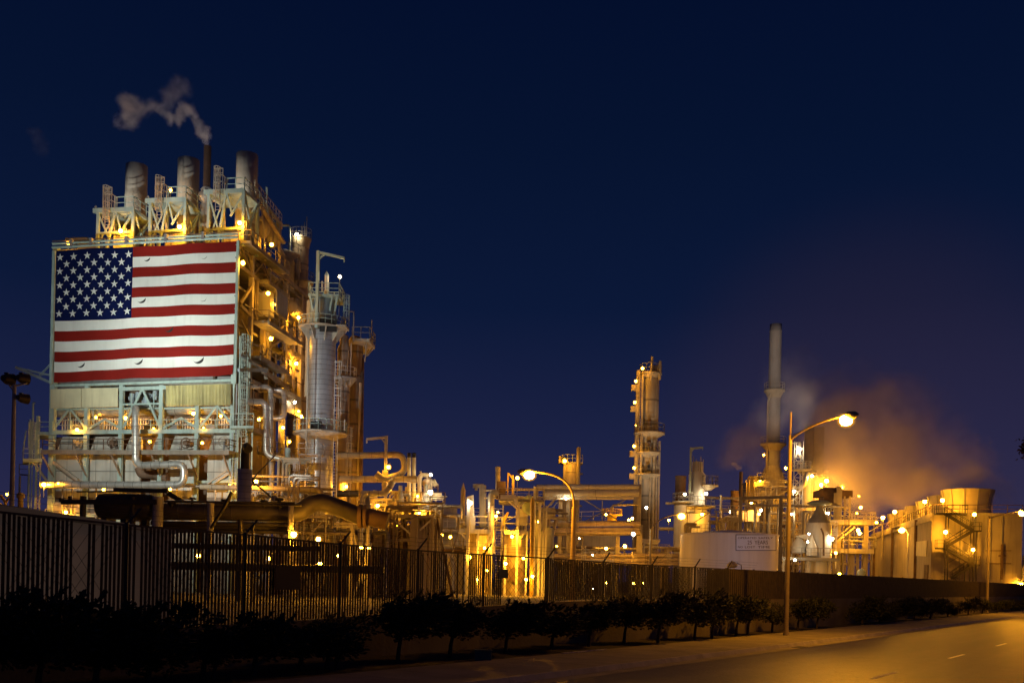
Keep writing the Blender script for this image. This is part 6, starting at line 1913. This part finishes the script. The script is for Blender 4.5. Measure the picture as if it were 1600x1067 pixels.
# ------------------------------------------------------------------ lamps of the plant
F_, S_ = FPl, SPl
LAMPS = [
    # px, py, Y, label, pole, r, mat, side, plane, off
    (188.5, 361, 0, 'leaning lamp glowing under the left roof stack frame', 1.8, .32, SODY, -.8, F_, .3),
    (280.5, 354.5, 0, 'leaning lamp glowing under the middle roof stack frame', 1.8, .34, SODY, -.8, F_, .3),
    (374.5, 348.5, 0, 'leaning lamp glowing under the right roof stack frame', 1.8, .32, SODY, -.8, F_, .3),
    (266.5, 297.5, 0, 'lamp beside the cage on top of the middle stack frame', 1.6, .27, SOD, 0, F_, -1.5),
    (106.5, 380, 0, 'lamp at the roof corner above the flag stars', 1.0, .28, SOD, 0, F_, .6),
    (379.5, 411, 0, 'lamp at the upper right edge of the flag', 0, .36, SODB, 0, S_, 1.3),
    (424.5, 382.5, 0, 'lamp below the roof stairs above the side truss', 0, .33, SODB, 0, S_, 1.2),
    (419, 458.5, 0, 'lamp over the white shelter on the side landing', 0, .34, SODB, 0, S_, 2.2),
    (466.5, 496.5, 0, 'lamp on a short post at the far end of the side landing', 2.2, .3, SODY, 0, S_, 1.6),
    (423.5, 529, 0, 'lamp under the side landing with the white shelter', 0, .36, SODB, 0, S_, 1.5),
    (460.5, 628.5, 0, 'white lamp on a post right of the side pipes', 4.0, .26, HAL, 0, S_, 1.5),
    (466.5, 642.5, 0, 'upper lamp of a close pair left of the silver column', 0, .26, SOD, 0, S_, 1.2),
    (471, 650.5, 0, 'lower lamp of a close pair left of the silver column', 0, .26, SODY, 0, S_, 1.2),
    (405, 655, 0, 'hidden lamp behind the big side pipe', 0, .3, SODB, 0, S_, .2),
    (452, 690, 0, 'lamp behind the pipes under the silver column platform level', 0, .3, SOD, 0, S_, .4),
    (463, 568, 0, 'amber lamp low in the far side bay under the second landing', 0, .32, SODY, 0, S_, .6),
    (442, 668, 0, 'amber lamp behind the hook pipe on the side wall', 0, .3, SODB, 0, S_, .6),
    (432, 476, 0, 'amber lamp tucked beside the white shelter panels', 0, .24, SODB, 0, S_, 1.2),
    (68.5, 757, 0, 'bright lamp at the left end of the long silver pipe', 1.5, .34, SODY, 0, F_, 4.3),
    (91, 755, 0, 'second lamp on the left part of the long silver pipe', 0, .2, SOD, 0, F_, 4.2),
    (162, 765, 0, 'lamp under the long silver pipe above the dark drum', 1.5, .26, SOD, 0, F_, 1.6),
    (266, 764, 0, 'lamp right of the silver pipe bend near its bottom', 1.5, .28, SOD, 0, F_, 1.6),
    (359.5, 759, 0, 'lamp beside the pale hooded cylinder', 1.8, .3, SODB, 0, F_, 1.6),
    (120.5, 671.5, 0, 'orange lamp on the upper walkway left part', .6, .3, SODB, 0, F_, .7),
    (196, 653, 0, 'lamp in front of the heater tubes near the drop pipe', 0, .3, SODB, 0, F_, -.6),
    (240, 669.5, 0, 'small lamp right of the drop pipe on the upper walkway', .3, .17, SOD, 0, F_, .6),
    (318, 668.5, 0, 'small lamp on the upper walkway near the right end', .3, .17, SOD, 0, F_, .6),
    (302, 646, 0, 'orange lamp under the header pipe before the right heater tubes', 0, .3, SODB, 0, F_, -1.0),
    (150, 652, 0, 'dim lamp behind the left heater tubes', 0, .24, SOD, 0, F_, -1.0),
    (345, 650, 0, 'dim lamp by the far right heater tubes', 0, .26, SOD, 0, F_, -1.2),
    (234, 690, 0, 'lamp inside the orange recess beside the drop pipe', 0, .26, SOD, 0, F_, -2.0),
    (316, 692, 0, 'lamp inside the orange recess by the right burner', 0, .26, SOD, 0, F_, -2.0),
    (103, 800, 0, 'yellow low lamp beside the left cabinets', 0, .3, SODB, 0, F_, .8),
    (300, 800, 0, 'low lamp lighting the panels right of the grey pier', 0, .28, SOD, 0, F_, .8),
    (400, 752, 112, 'yellow lamp deep behind the hooded cylinder', 0, .3, SODY, 0, None, 0),
    (447, 765, 120, 'lamp behind the two pipe elbows left of the silver column', 0, .3, SODY, 0, None, 0),
    (463.5, 366.5, 150, 'white lamp at the top of the column behind the heater', 1.4, .34, HAL, 0, None, 0),
    (531, 432.5, 125, 'white lamp on a thin pole at the silver column top', 6.0, .27, HAL, 0, None, 0),
    (607, 729.5, 123, 'lamp on the jib crane mast', 0, .36, SOD, 0, None, 0),
    (673, 741.5, 124, 'pale lamp on the curved pipe top of the short column', 1.5, .26, HAL, 0, None, 0),
    (672.5, 769, 123, 'glaring white lamp beside the short column', 2.2, .42, HAL, 0, None, 0),
    (652.5, 775, 125, 'small lamp left of the glaring white one', 0, .26, SOD, 0, None, 0),
    (679, 793, 160, 'white lamp at the left edge of the pale low tank', 1.2, .36, HAL, 0, None, 0),
    (690, 835.5, 150, 'left lamp of the low pair below the pale tank walkway', 1.0, .34, SOD, 0, None, 0),
    (703.5, 838.5, 150, 'right lamp of the low pair below the pale tank walkway', 1.0, .34, SOD, 0, None, 0),
    (590, 790, 122, 'added lamp inside the left half of the A frame platform', 0, .28, SODY, 0, None, 0),  # unseen lamp added to brighten the platform pipework
    (620, 822, 127, 'added lamp hidden under the A frame platform', 0, 0.32, SODB, 0, None, 0),  # unseen fill lamp under the deck
    (541, 760, 128, 'yellow lamp behind the dark level pipe near the silver column', 0, .28, SODY, 0, None, 0),
    (600, 757, 129, 'lamp behind the S shaped silver pipe', 0, 0.3, SODB, 0, None, 0),
    (310, 868, 100, 'amber lamp behind the dark cabinets seen between slats', 0, .3, SODB, 0, None, 0),
    (420, 872, 98, 'amber lamp left of the blank plate seen between slats', 0, .3, SODB, 0, None, 0),
    (500, 880, 98, 'amber lamp right of the blank plate low behind slats', 0, .3, SODB, 0, None, 0),
    (264, 836, 70, 'upper lamp of a pair seen through the left fence slats', 1.0, .15, SODB, 0, None, 0),
    (263.5, 844.5, 70, 'lower lamp of a pair seen through the left fence slats', .6, .12, SOD, 0, None, 0),
    (383.5, 846, 72, 'lamp seen through the fence slats left of the glaring one', 1.0, .16, SODB, 0, None, 0),
    (459, 834.5, 86, 'glaring yellow lamp on the fence line below the bent pipe', 1.5, 0.38, SODY, 0, None, 0),
    (497.5, 842, 88, 'smaller lamp just right of the glaring fence line lamp', 1.2, 0.3, SODY, 0, None, 0),
    (564.5, 855, 100, 'left twin lamp over the fence below the bent pipe end', 1.2, .25, SODB, 0, None, 0),
    (576.5, 855.5, 100, 'right twin lamp over the fence below the bent pipe end', 1.2, .25, SODB, 0, None, 0),
    (340, 852, 84, 'streak lamp behind slats below the thick dark pipe', 0, .14, SODB, 0, None, 0),
    (530, 868, 105, 'yellow lamp behind slats at the silver column foot', 0, .3, SODY, 0, None, 0),
    (734.5, 785.5, 147, 'white lamp on the silver duct left of the furnaces', 0, 0.5, HAL, 0, None, 0),
    (808.5, 746.5, 147, 'lamp on a post beside the gantry above the furnaces', 3.2, .36, SODB, 0, None, 0),
    (765, 795.5, 150, 'small lamp between the furnace decks', 0, .22, SOD, 0, None, 0),
    (760.5, 891, 144, 'lamp low between the furnaces seen through slats', .8, .26, SODB, 0, None, 0),
    (832, 900, 143, 'lamp at the foot of the thick yellow lit post', 1.0, .32, SODY, 0, None, 0),
    (822, 905, 146, 'yellow lamp at the right furnace foot', 0, .3, SODB, 0, None, 0),
    (757, 856, 147, 'added lamp under the left furnace deck', 0, .26, SODY, 0, None, 0),  # unseen lamp added to brighten the left furnace
    (800, 838, 147, 'added lamp under the right furnace deck', 0, .3, SODY, 0, None, 0),  # unseen lamp added to brighten the right furnace
    (735, 870, 147, 'lamp at the left furnace flank', 0, 0.34, SODB, 0, None, 0),
    (790, 880, 146, 'added yellow lamp in front of the gap between the furnace shells', 0, .34, SODY, 0, None, 0),  # added fill for the furnace fronts
    (818, 872, 146.5, 'added lamp beside the right furnace shell at mid height', 0, .3, SODB, 0, None, 0),  # added fill for the right shell
    (746, 905, 147, 'added low lamp in front of the left furnace shell', 0, .3, SODB, 0, None, 0),  # added fill for the left shell
    (775, 806, 146.4, 'added lamp over the furnace ladder between the two decks', 0, .26, SODY, 0, None, 0),  # added to light the deck rails
    (1070, 772, 201, 'added white lamp left of the crane column upper shell', 0, .34, HAL, 0, None, 0),  # added to brighten the crane column
    (655, 800, 124, 'added golden lamp amid the pumps on the A frame platform', 0, .3, SODY, 0, None, 0),  # added to liven up the dull platform area
    (640, 775, 128, 'added golden lamp behind the twin cream vents', 0, .3, SODY, 0, None, 0),  # added fill behind the vents
    (842, 815, 150, 'added golden lamp left of the pipe bridge posts', 0, .3, SODB, 0, None, 0),  # added fill right of the furnaces
    (778, 800, 151, 'added lamp amid the furnace top pipes', 0, .24, SODB, 0, None, 0),  # added fill over the furnace tops
    (882.5, 720, 216, 'lamp on the top bracket of the square topped column', 1.2, .52, SODB, 0, None, 0),
    (884.5, 779, 171, 'small white lamp on the pipe bridge post', 0, .28, HAL, 0, None, 0),
    (947, 803.5, 186, 'lamp on the small yellow lit platform', 0, .34, SODB, 0, None, 0),
    (982.5, 812.5, 188, 'left lamp of the close pair left of the tall column foot', 0, .36, SODB, 0, None, 0),
    (988, 809.5, 188, 'right lamp of the close pair left of the tall column foot', 0, .36, SODY, 0, None, 0),
    (1010, 793, 200, 'white lamp on a short post at the tall column foot', 3.0, .36, HAL, 0, None, 0),
    (989.5, 834, 150, 'white flat lamp on a tall pale pole below the pipe bridge', 7.5, .4, HAL, 0, None, 0),
    (905, 841, 200, 'small lamp on the half hidden white tank', 0, .22, HAL, 0, None, 0),
    (947, 856.5, 165, 'lamp in the low pipework under the pipe bridge middle', 0, .32, SODY, 0, None, 0),
    (926, 866.5, 165, 'tiny pink white lamp under the pipe bridge', 0, .2, HAL, 0, None, 0),
    (976.5, 853, 165, 'lamp in the yellow lit corner under the pipe bridge right end', 0, .4, SODY, 0, None, 0),
    (870, 853, 165, 'small lamp left of the hooked street lamp pole base', 0, .24, SOD, 0, None, 0),
    (1004, 575.5, 226, 'lamp at the very top of the tall centre column', .8, .46, SOD, 0, None, 0),
    (993.5, 595.5, 226, 'highest of the four lamps down the left side of the tall column', .8, .46, SOD, 0, None, 0),
    (992, 628.5, 226, 'lamp on the tall column left side, upper middle', .8, .46, SOD, 0, None, 0),
    (991, 697, 226, 'lamp on the tall column left side under the ring platform', .8, .46, SOD, 0, None, 0),
    (991, 731, 226, 'lowest lamp on the tall column left side', .8, .46, SOD, 0, None, 0),
    (993.5, 665, 226, 'tiny greenish lamp on the tall column above the ring platform', 0, .16, SOD, 0, None, 0),
    (1045, 812.5, 190, 'small lamp on a pole left of the brown stack', 2.5, .3, SODB, 0, None, 0),
    (1103.5, 771, 202, 'white lamp on the ring platforms of the crane column', 2.5, 0.44, HAL, 0, None, 0),
    (1097, 803, 200, 'orange lamp on the crane column just above the round tank', 0, .5, SODB, 0, None, 0),
    (1140.5, 799.5, 215, 'small white lamp left of the white cabinet beyond the tank', .8, .34, HAL, 0, None, 0),
    (1180, 747.5, 238, 'large yellow lamp at the left of the heater under tall stack', .8, .66, SODB, 0, None, 0),
    (1187.5, 751, 238, 'small lamp right beside the large yellow heater lamp', .5, .36, SODB, 0, None, 0),
    (1193.5, 710.5, 246, 'lamp on the tall stack base', .6, 0.4, SOD, 0, None, 0),
    (1227.5, 731, 240, 'lamp right of the tall stack base', .6, .44, SODB, 0, None, 0),
    (1174, 785, 225, 'lamp behind the portal frame beam', 0, .4, SODY, 0, None, 0),
    (1189, 797, 222, 'upper of two lamps between the portal frame legs', 0, .46, HAL, 0, None, 0),
    (1186, 803, 222, 'lower of two lamps between the portal frame legs', 0, .36, SODY, 0, None, 0),
    (1211.5, 791, 222, 'lamp just left of the near street lamp pole behind the frame', 0, .46, HAL, 0, None, 0),
    (1250, 701.5, 198, 'white lamp near the top of the lattice tower', 0, .46, HAL, 0, None, 0),
    (1241, 767.5, 198, 'white lamp on the lattice tower middle', 0, .4, HAL, 0, None, 0),
    (1269, 743.5, 208, 'white lamp between the paired exhaust columns', 2.0, .4, HAL, 0, None, 0),
    (1283, 757.5, 208, 'lamp glaring at the right exhaust column foot', 0, .55, SODY, 0, None, 0),
    (1291.5, 751, 206, 'orange lamp right of the exhaust columns', 2.5, .6, SODY, 0, None, 0),
    (1314.5, 761.5, 205, 'orange lamp on a post above the rusty box', 3.0, .5, SODY, 0, None, 0),
    (1294, 801.5, 172, 'white lamp right of the silo cap', 0, .32, HAL, 0, None, 0),
    (1264, 834, 165, 'lamp on the silo front', 0, .26, HAL, 0, None, 0),
    (1237, 803, 180, 'small white lamp right of the near street lamp pole', 0, .3, HAL, 0, None, 0),
    (1300, 841.5, 168, 'white glaring lamp below the slatted frame', 0, .42, HAL, 0, None, 0),
    (1242, 874.5, 164, 'lamp under the silo platform', 0, .3, HAL, 0, None, 0),
    (1262, 846, 164, 'white strip lamp under the silo wing roof', 0, .26, HAL, 0, None, 0),
    (1306, 863.5, 170, 'orange lamp under the lower catwalk', 0, .36, SODB, 0, None, 0),
    (1311.5, 896.5, 160, 'orange lamp low by the fence left of the cooling tower', .6, .34, SODB, 0, None, 0),
    (1345, 792.5, 176, 'lamp on the upper catwalk rail', 1.4, .38, SODB, 0, None, 0),
    (1339, 801.5, 178, 'small lamp just below the catwalk rail lamp', .8, .24, SOD, 0, None, 0),
    (1342, 775, 200, 'tiny distant lamp in the orange steam', 0, .26, SOD, 0, None, 0),
    (1341, 828, 174, 'upper lamp of the cluster between the catwalks', 0, .42, SODY, 0, None, 0),
    (1343, 833, 174, 'lower lamp of the cluster between the catwalks', 0, .44, SODB, 0, None, 0),
    (1379.5, 808.5, 192, 'farthest lamp along the cooling tower roof edge', 1.6, .5, SODY, 0, None, 0),
    (1369.5, 816, 205, 'dim lamp at the far end of the cooling tower roof', 1.0, .4, SODB, 0, None, 0),
    (1398, 799.5, 176, 'second lamp along the cooling tower roof edge', 1.6, .46, SODY, 0, None, 0),
    (1445, 783.5, 152.5, 'lamp at the cooling tower roof corner left of the near fan', 1.8, .42, SODY, 0, None, 0),
    (1472.5, 781.5, 149.5, 'lamp in front of the nearest fan stack', 2.0, .42, SODY, 0, None, 0),
    (1522.5, 803.5, 145.5, 'lamp at the upper right landing of the stair tower', 1.6, 0.4, SODB, 0, None, 0),
    (1477.5, 831, 146.8, 'lamp left of the stair tower upper flight', 0, .4, SODY, 0, None, 0),
    (1520.5, 858.5, 145.5, 'lamp right of the stair tower lower flight', 1.2, .34, SODY, 0, None, 0),
    (1519.5, 910, 140, 'tiny lamp at the stair tower foot', .3, .16, SOD, 0, None, 0),
    (1595.5, 912.5, 147, 'lamp glowing on the pump house wall', 0, 0.36, SODY, 0, None, 0),
    (1358, 903, 140, 'tiny red marker lamp above the dark fence', .3, .2, RED, 0, None, 0),
    (947, 910, 120, 'first low lamp behind the close slats right of the hooked lamp', .6, .2, SODB, 0, None, 0),
    (990, 911, 120, 'bigger low lamp behind the close slats mid bay', .6, .24, SODB, 0, None, 0),
    (1005, 910.5, 120, 'low lamp behind the close slats, small', .6, .18, SODB, 0, None, 0),
    (1017, 920, 110, 'white low lamp behind the close slats farthest right', .6, .2, HAL, 0, None, 0),
    (926, 919.5, 118, 'white tiny low lamp behind the close slats', .3, .14, HAL, 0, None, 0),
    (11, 772, 114, 'dim lamp at the far left frame edge', 0, .2, SOD, 0, None, 0),
]
for (px, py, Y, lab, pole, r, mt, side, pl, off) in LAMPS:
    lamp(px, py, Y, lab, pole, r, mt, side, pl, off)


# ------------------------------------------------------------------ steam and smoke
def plume(name, blobs, Y, dens, col, label, nscale=.25, warp=4.0, pad=1.0, thick=1.0, contrast=(.35, .65)):
    pts = [(P(b[0], b[1], b[4] if len(b) > 4 else Y), b[2] * (b[4] if len(b) > 4 else Y) / FOC, b[3]) for b in blobs]
    lo = [min(p[i] - r * pad for p, r, d in pts) for i in range(3)]
    hi = [max(p[i] + r * pad for p, r, d in pts) for i in range(3)]
    c = V([(a + b) / 2 for a, b in zip(lo, hi)])
    m = M()
    m.box(c, hi[0] - lo[0], hi[1] - lo[1], hi[2] - lo[2])
    mt = bpy.data.materials.new(name)
    mt.use_nodes = True
    nt = mt.node_tree
    N, L = nt.nodes, nt.links
    N.remove(N['Principled BSDF'])
    vol = N.new('ShaderNodeVolumePrincipled')
    vol.inputs['Color'].default_value = (*col, 1)
    vol.inputs['Anisotropy'].default_value = 0.1
    L.new(vol.outputs[0], N['Material Output'].inputs['Volume'])
    geo = N.new('ShaderNodeNewGeometry')
    noi = N.new('ShaderNodeTexNoise')
    noi.inputs['Scale'].default_value = nscale
    noi.inputs['Detail'].default_value = 5
    L.new(geo.outputs['Position'], noi.inputs['Vector'])
    sub = N.new('ShaderNodeVectorMath'); sub.operation = 'SUBTRACT'
    sub.inputs[1].default_value = (.5, .5, .5)
    L.new(noi.outputs['Color'], sub.inputs[0])
    sca = N.new('ShaderNodeVectorMath'); sca.operation = 'SCALE'
    sca.inputs['Scale'].default_value = warp
    L.new(sub.outputs[0], sca.inputs[0])
    add = N.new('ShaderNodeVectorMath'); add.operation = 'ADD'
    L.new(geo.outputs['Position'], add.inputs[0]); L.new(sca.outputs[0], add.inputs[1])
    tot = None
    for p, r, d in pts:
        ds = N.new('ShaderNodeVectorMath'); ds.operation = 'DISTANCE'
        L.new(add.outputs[0], ds.inputs[0]); ds.inputs[1].default_value = p
        mr = N.new('ShaderNodeMapRange')
        mr.interpolation_type = 'SMOOTHSTEP'
        mr.inputs['From Min'].default_value = r
        mr.inputs['From Max'].default_value = r * .25
        mr.inputs['To Min'].default_value = 0
        mr.inputs['To Max'].default_value = d * dens
        L.new(ds.outputs['Value'], mr.inputs['Value'])
        if tot is None:
            tot = mr.outputs[0]
        else:
            q = N.new('ShaderNodeMath'); q.operation = 'ADD'
            L.new(tot, q.inputs[0]); L.new(mr.outputs[0], q.inputs[1]); tot = q.outputs[0]
    n2 = N.new('ShaderNodeTexNoise')
    n2.inputs['Scale'].default_value = nscale * 1.7
    n2.inputs['Detail'].default_value = 4
    L.new(geo.outputs['Position'], n2.inputs['Vector'])
    r2 = N.new('ShaderNodeMapRange')
    r2.inputs['From Min'].default_value, r2.inputs['From Max'].default_value = contrast
    r2.inputs['To Min'].default_value, r2.inputs['To Max'].default_value = .15, 1.3
    L.new(n2.outputs['Fac'], r2.inputs['Value'])
    q = N.new('ShaderNodeMath'); q.operation = 'MULTIPLY'
    L.new(tot, q.inputs[0]); L.new(r2.outputs[0], q.inputs[1])
    L.new(q.outputs[0], vol.inputs['Density'])
    o = m.build(name.split('.')[0], mt)
    tag(o, label, 'steam', kind='stuff')
    return o


plume('smoke', [(321, 225, 7, 1.2), (323, 216, 10, 1.2), (318, 204, 12, 1.1), (310, 192, 12, 1), (301, 180, 12, .95), (292, 170, 13, .8), (280, 182, 14, .9), (266, 186, 13, .75), (258, 178, 12, .6), (252, 165, 16, .35), (268, 150, 20, .22), (284, 136, 20, .16), (240, 168, 16, .3), (222, 172, 16, .3), (206, 165, 20, .6), (196, 160, 18, .65), (203, 184, 18, .5), (188, 190, 12, .35), (55, 215, 16, .10), (66, 232, 15, .08)],
      126, 1.5, (.97, .90, .88), 'thin curling steam plume blown left from the roof vent', .55, 2.6)
plume('steam', [(1507, 758, 42, .9, 158), (1530, 742, 34, .7, 162), (1500, 726, 52, .9, 166), (1470, 700, 50, .8, 170), (1455, 745, 50, .9, 172), (1415, 745, 62, .95, 182), (1420, 690, 58, .8, 184), (1380, 660, 55, .55, 190), (1370, 750, 65, .9, 196), (1345, 700, 70, .9, 200), (1310, 655, 62, .6, 204), (1310, 740, 62, .8, 210), (1270, 690, 58, .6, 214), (1250, 640, 55, .4, 222), (1215, 600, 44, .18, 232), (1200, 660, 48, .22, 232), (1160, 690, 44, .32, 228), (1140, 700, 36, .35, 226), (1180, 730, 34, .25, 226), (1340, 640, 95, .16, 215), (1430, 660, 90, .16, 195), (1250, 590, 70, .10, 230), (1542, 756, 36, .5, 160), (1528, 716, 44, .35, 166)],
      200, .2, (.95, .86, .80), 'huge orange lit steam cloud rising off the cooling tower fans', .06, 14)
plume('steam', [(1155, 731, 6, 1), (1150, 727, 6, .8), (1146, 726, 5, .5)], 215, .8, (.95, .88, .84), 'little steam puff at the slim rusty vent', .5, 2.0)

# ------------------------------------------------------------------ sky, camera, render
W = bpy.data.worlds.new('World')
SC.world = W
W.use_nodes = True
nt = W.node_tree
N, L = nt.nodes, nt.links
bg = N['Background']
tc_ = N.new('ShaderNodeTexCoord')
sp = N.new('ShaderNodeSeparateXYZ')
L.new(tc_.outputs['Generated'], sp.inputs[0])
rm = N.new('ShaderNodeValToRGB')
el = rm.color_ramp.elements
for p, c in ((0, (.030, .022, .056)), (.06, (.0205, .0210, .066)), (.14, (.0112, .0155, .056)), (.26, (.0036, .0094, .039)), (.40, (.0019, .0066, .029)), (.52, (.0010, .0046, .0245)), (1, (.0006, .0024, .014))):
    if p in (0, 1):
        e = el[0 if p == 0 else len(el) - 1]
    else:
        e = el.new(p)
    e.color = (*c, 1)
L.new(sp.outputs['Z'], rm.inputs['Fac'])
# orange town glow low on the right hand horizon
dt = N.new('ShaderNodeVectorMath'); dt.operation = 'DOT_PRODUCT'
gdir = V((.34, .93, .12)).normalized()
dt.inputs[1].default_value = gdir
L.new(tc_.outputs['Generated'], dt.inputs[0])
mr = N.new('ShaderNodeMapRange'); mr.interpolation_type = 'SMOOTHERSTEP'
mr.inputs['From Min'].default_value, mr.inputs['From Max'].default_value = .965, 1.0
L.new(dt.outputs['Value'], mr.inputs['Value'])
mx = N.new('ShaderNodeMix'); mx.data_type = 'RGBA'; mx.blend_type = 'ADD'
mx.inputs['B'].default_value = (.010, .004, .001, 1)
L.new(mr.outputs[0], mx.inputs['Factor']); L.new(rm.outputs['Color'], mx.inputs['A'])
L.new(mx.outputs['Result'], bg.inputs['Color'])
bg.inputs['Strength'].default_value = 1.0

cam = bpy.data.cameras.new('camera')
co = bpy.data.objects.new('camera', cam)
COL.objects.link(co)
cam.sensor_width = 36
cam.lens = FOC / 1600 * 36
cam.shift_x = 0
cam.shift_y = (HY - 533.5) / 1600
cam.clip_end = 9000
co.matrix_world = Matrix(((RC, -RS, 0, 0), (0, 0, -1, 0), (RS, RC, 0, EYE), (0, 0, 0, 1)))
SC.camera = co
SC.view_settings.view_transform = 'Standard'
SC.view_settings.look = 'None'
SC.view_settings.exposure = 0
SC.view_settings.gamma = 1
SC.render.engine = 'CYCLES'
cy = SC.cycles
cy.use_denoising = True
cy.use_light_tree = True
cy.max_bounces = 6
cy.diffuse_bounces = 3
cy.glossy_bounces = 3
cy.volume_bounces = 3
cy.volume_step_rate = 2.0
cy.volume_max_steps = 96
cy.sample_clamp_indirect = 4
cy.caustics_reflective = False
cy.caustics_refractive = False
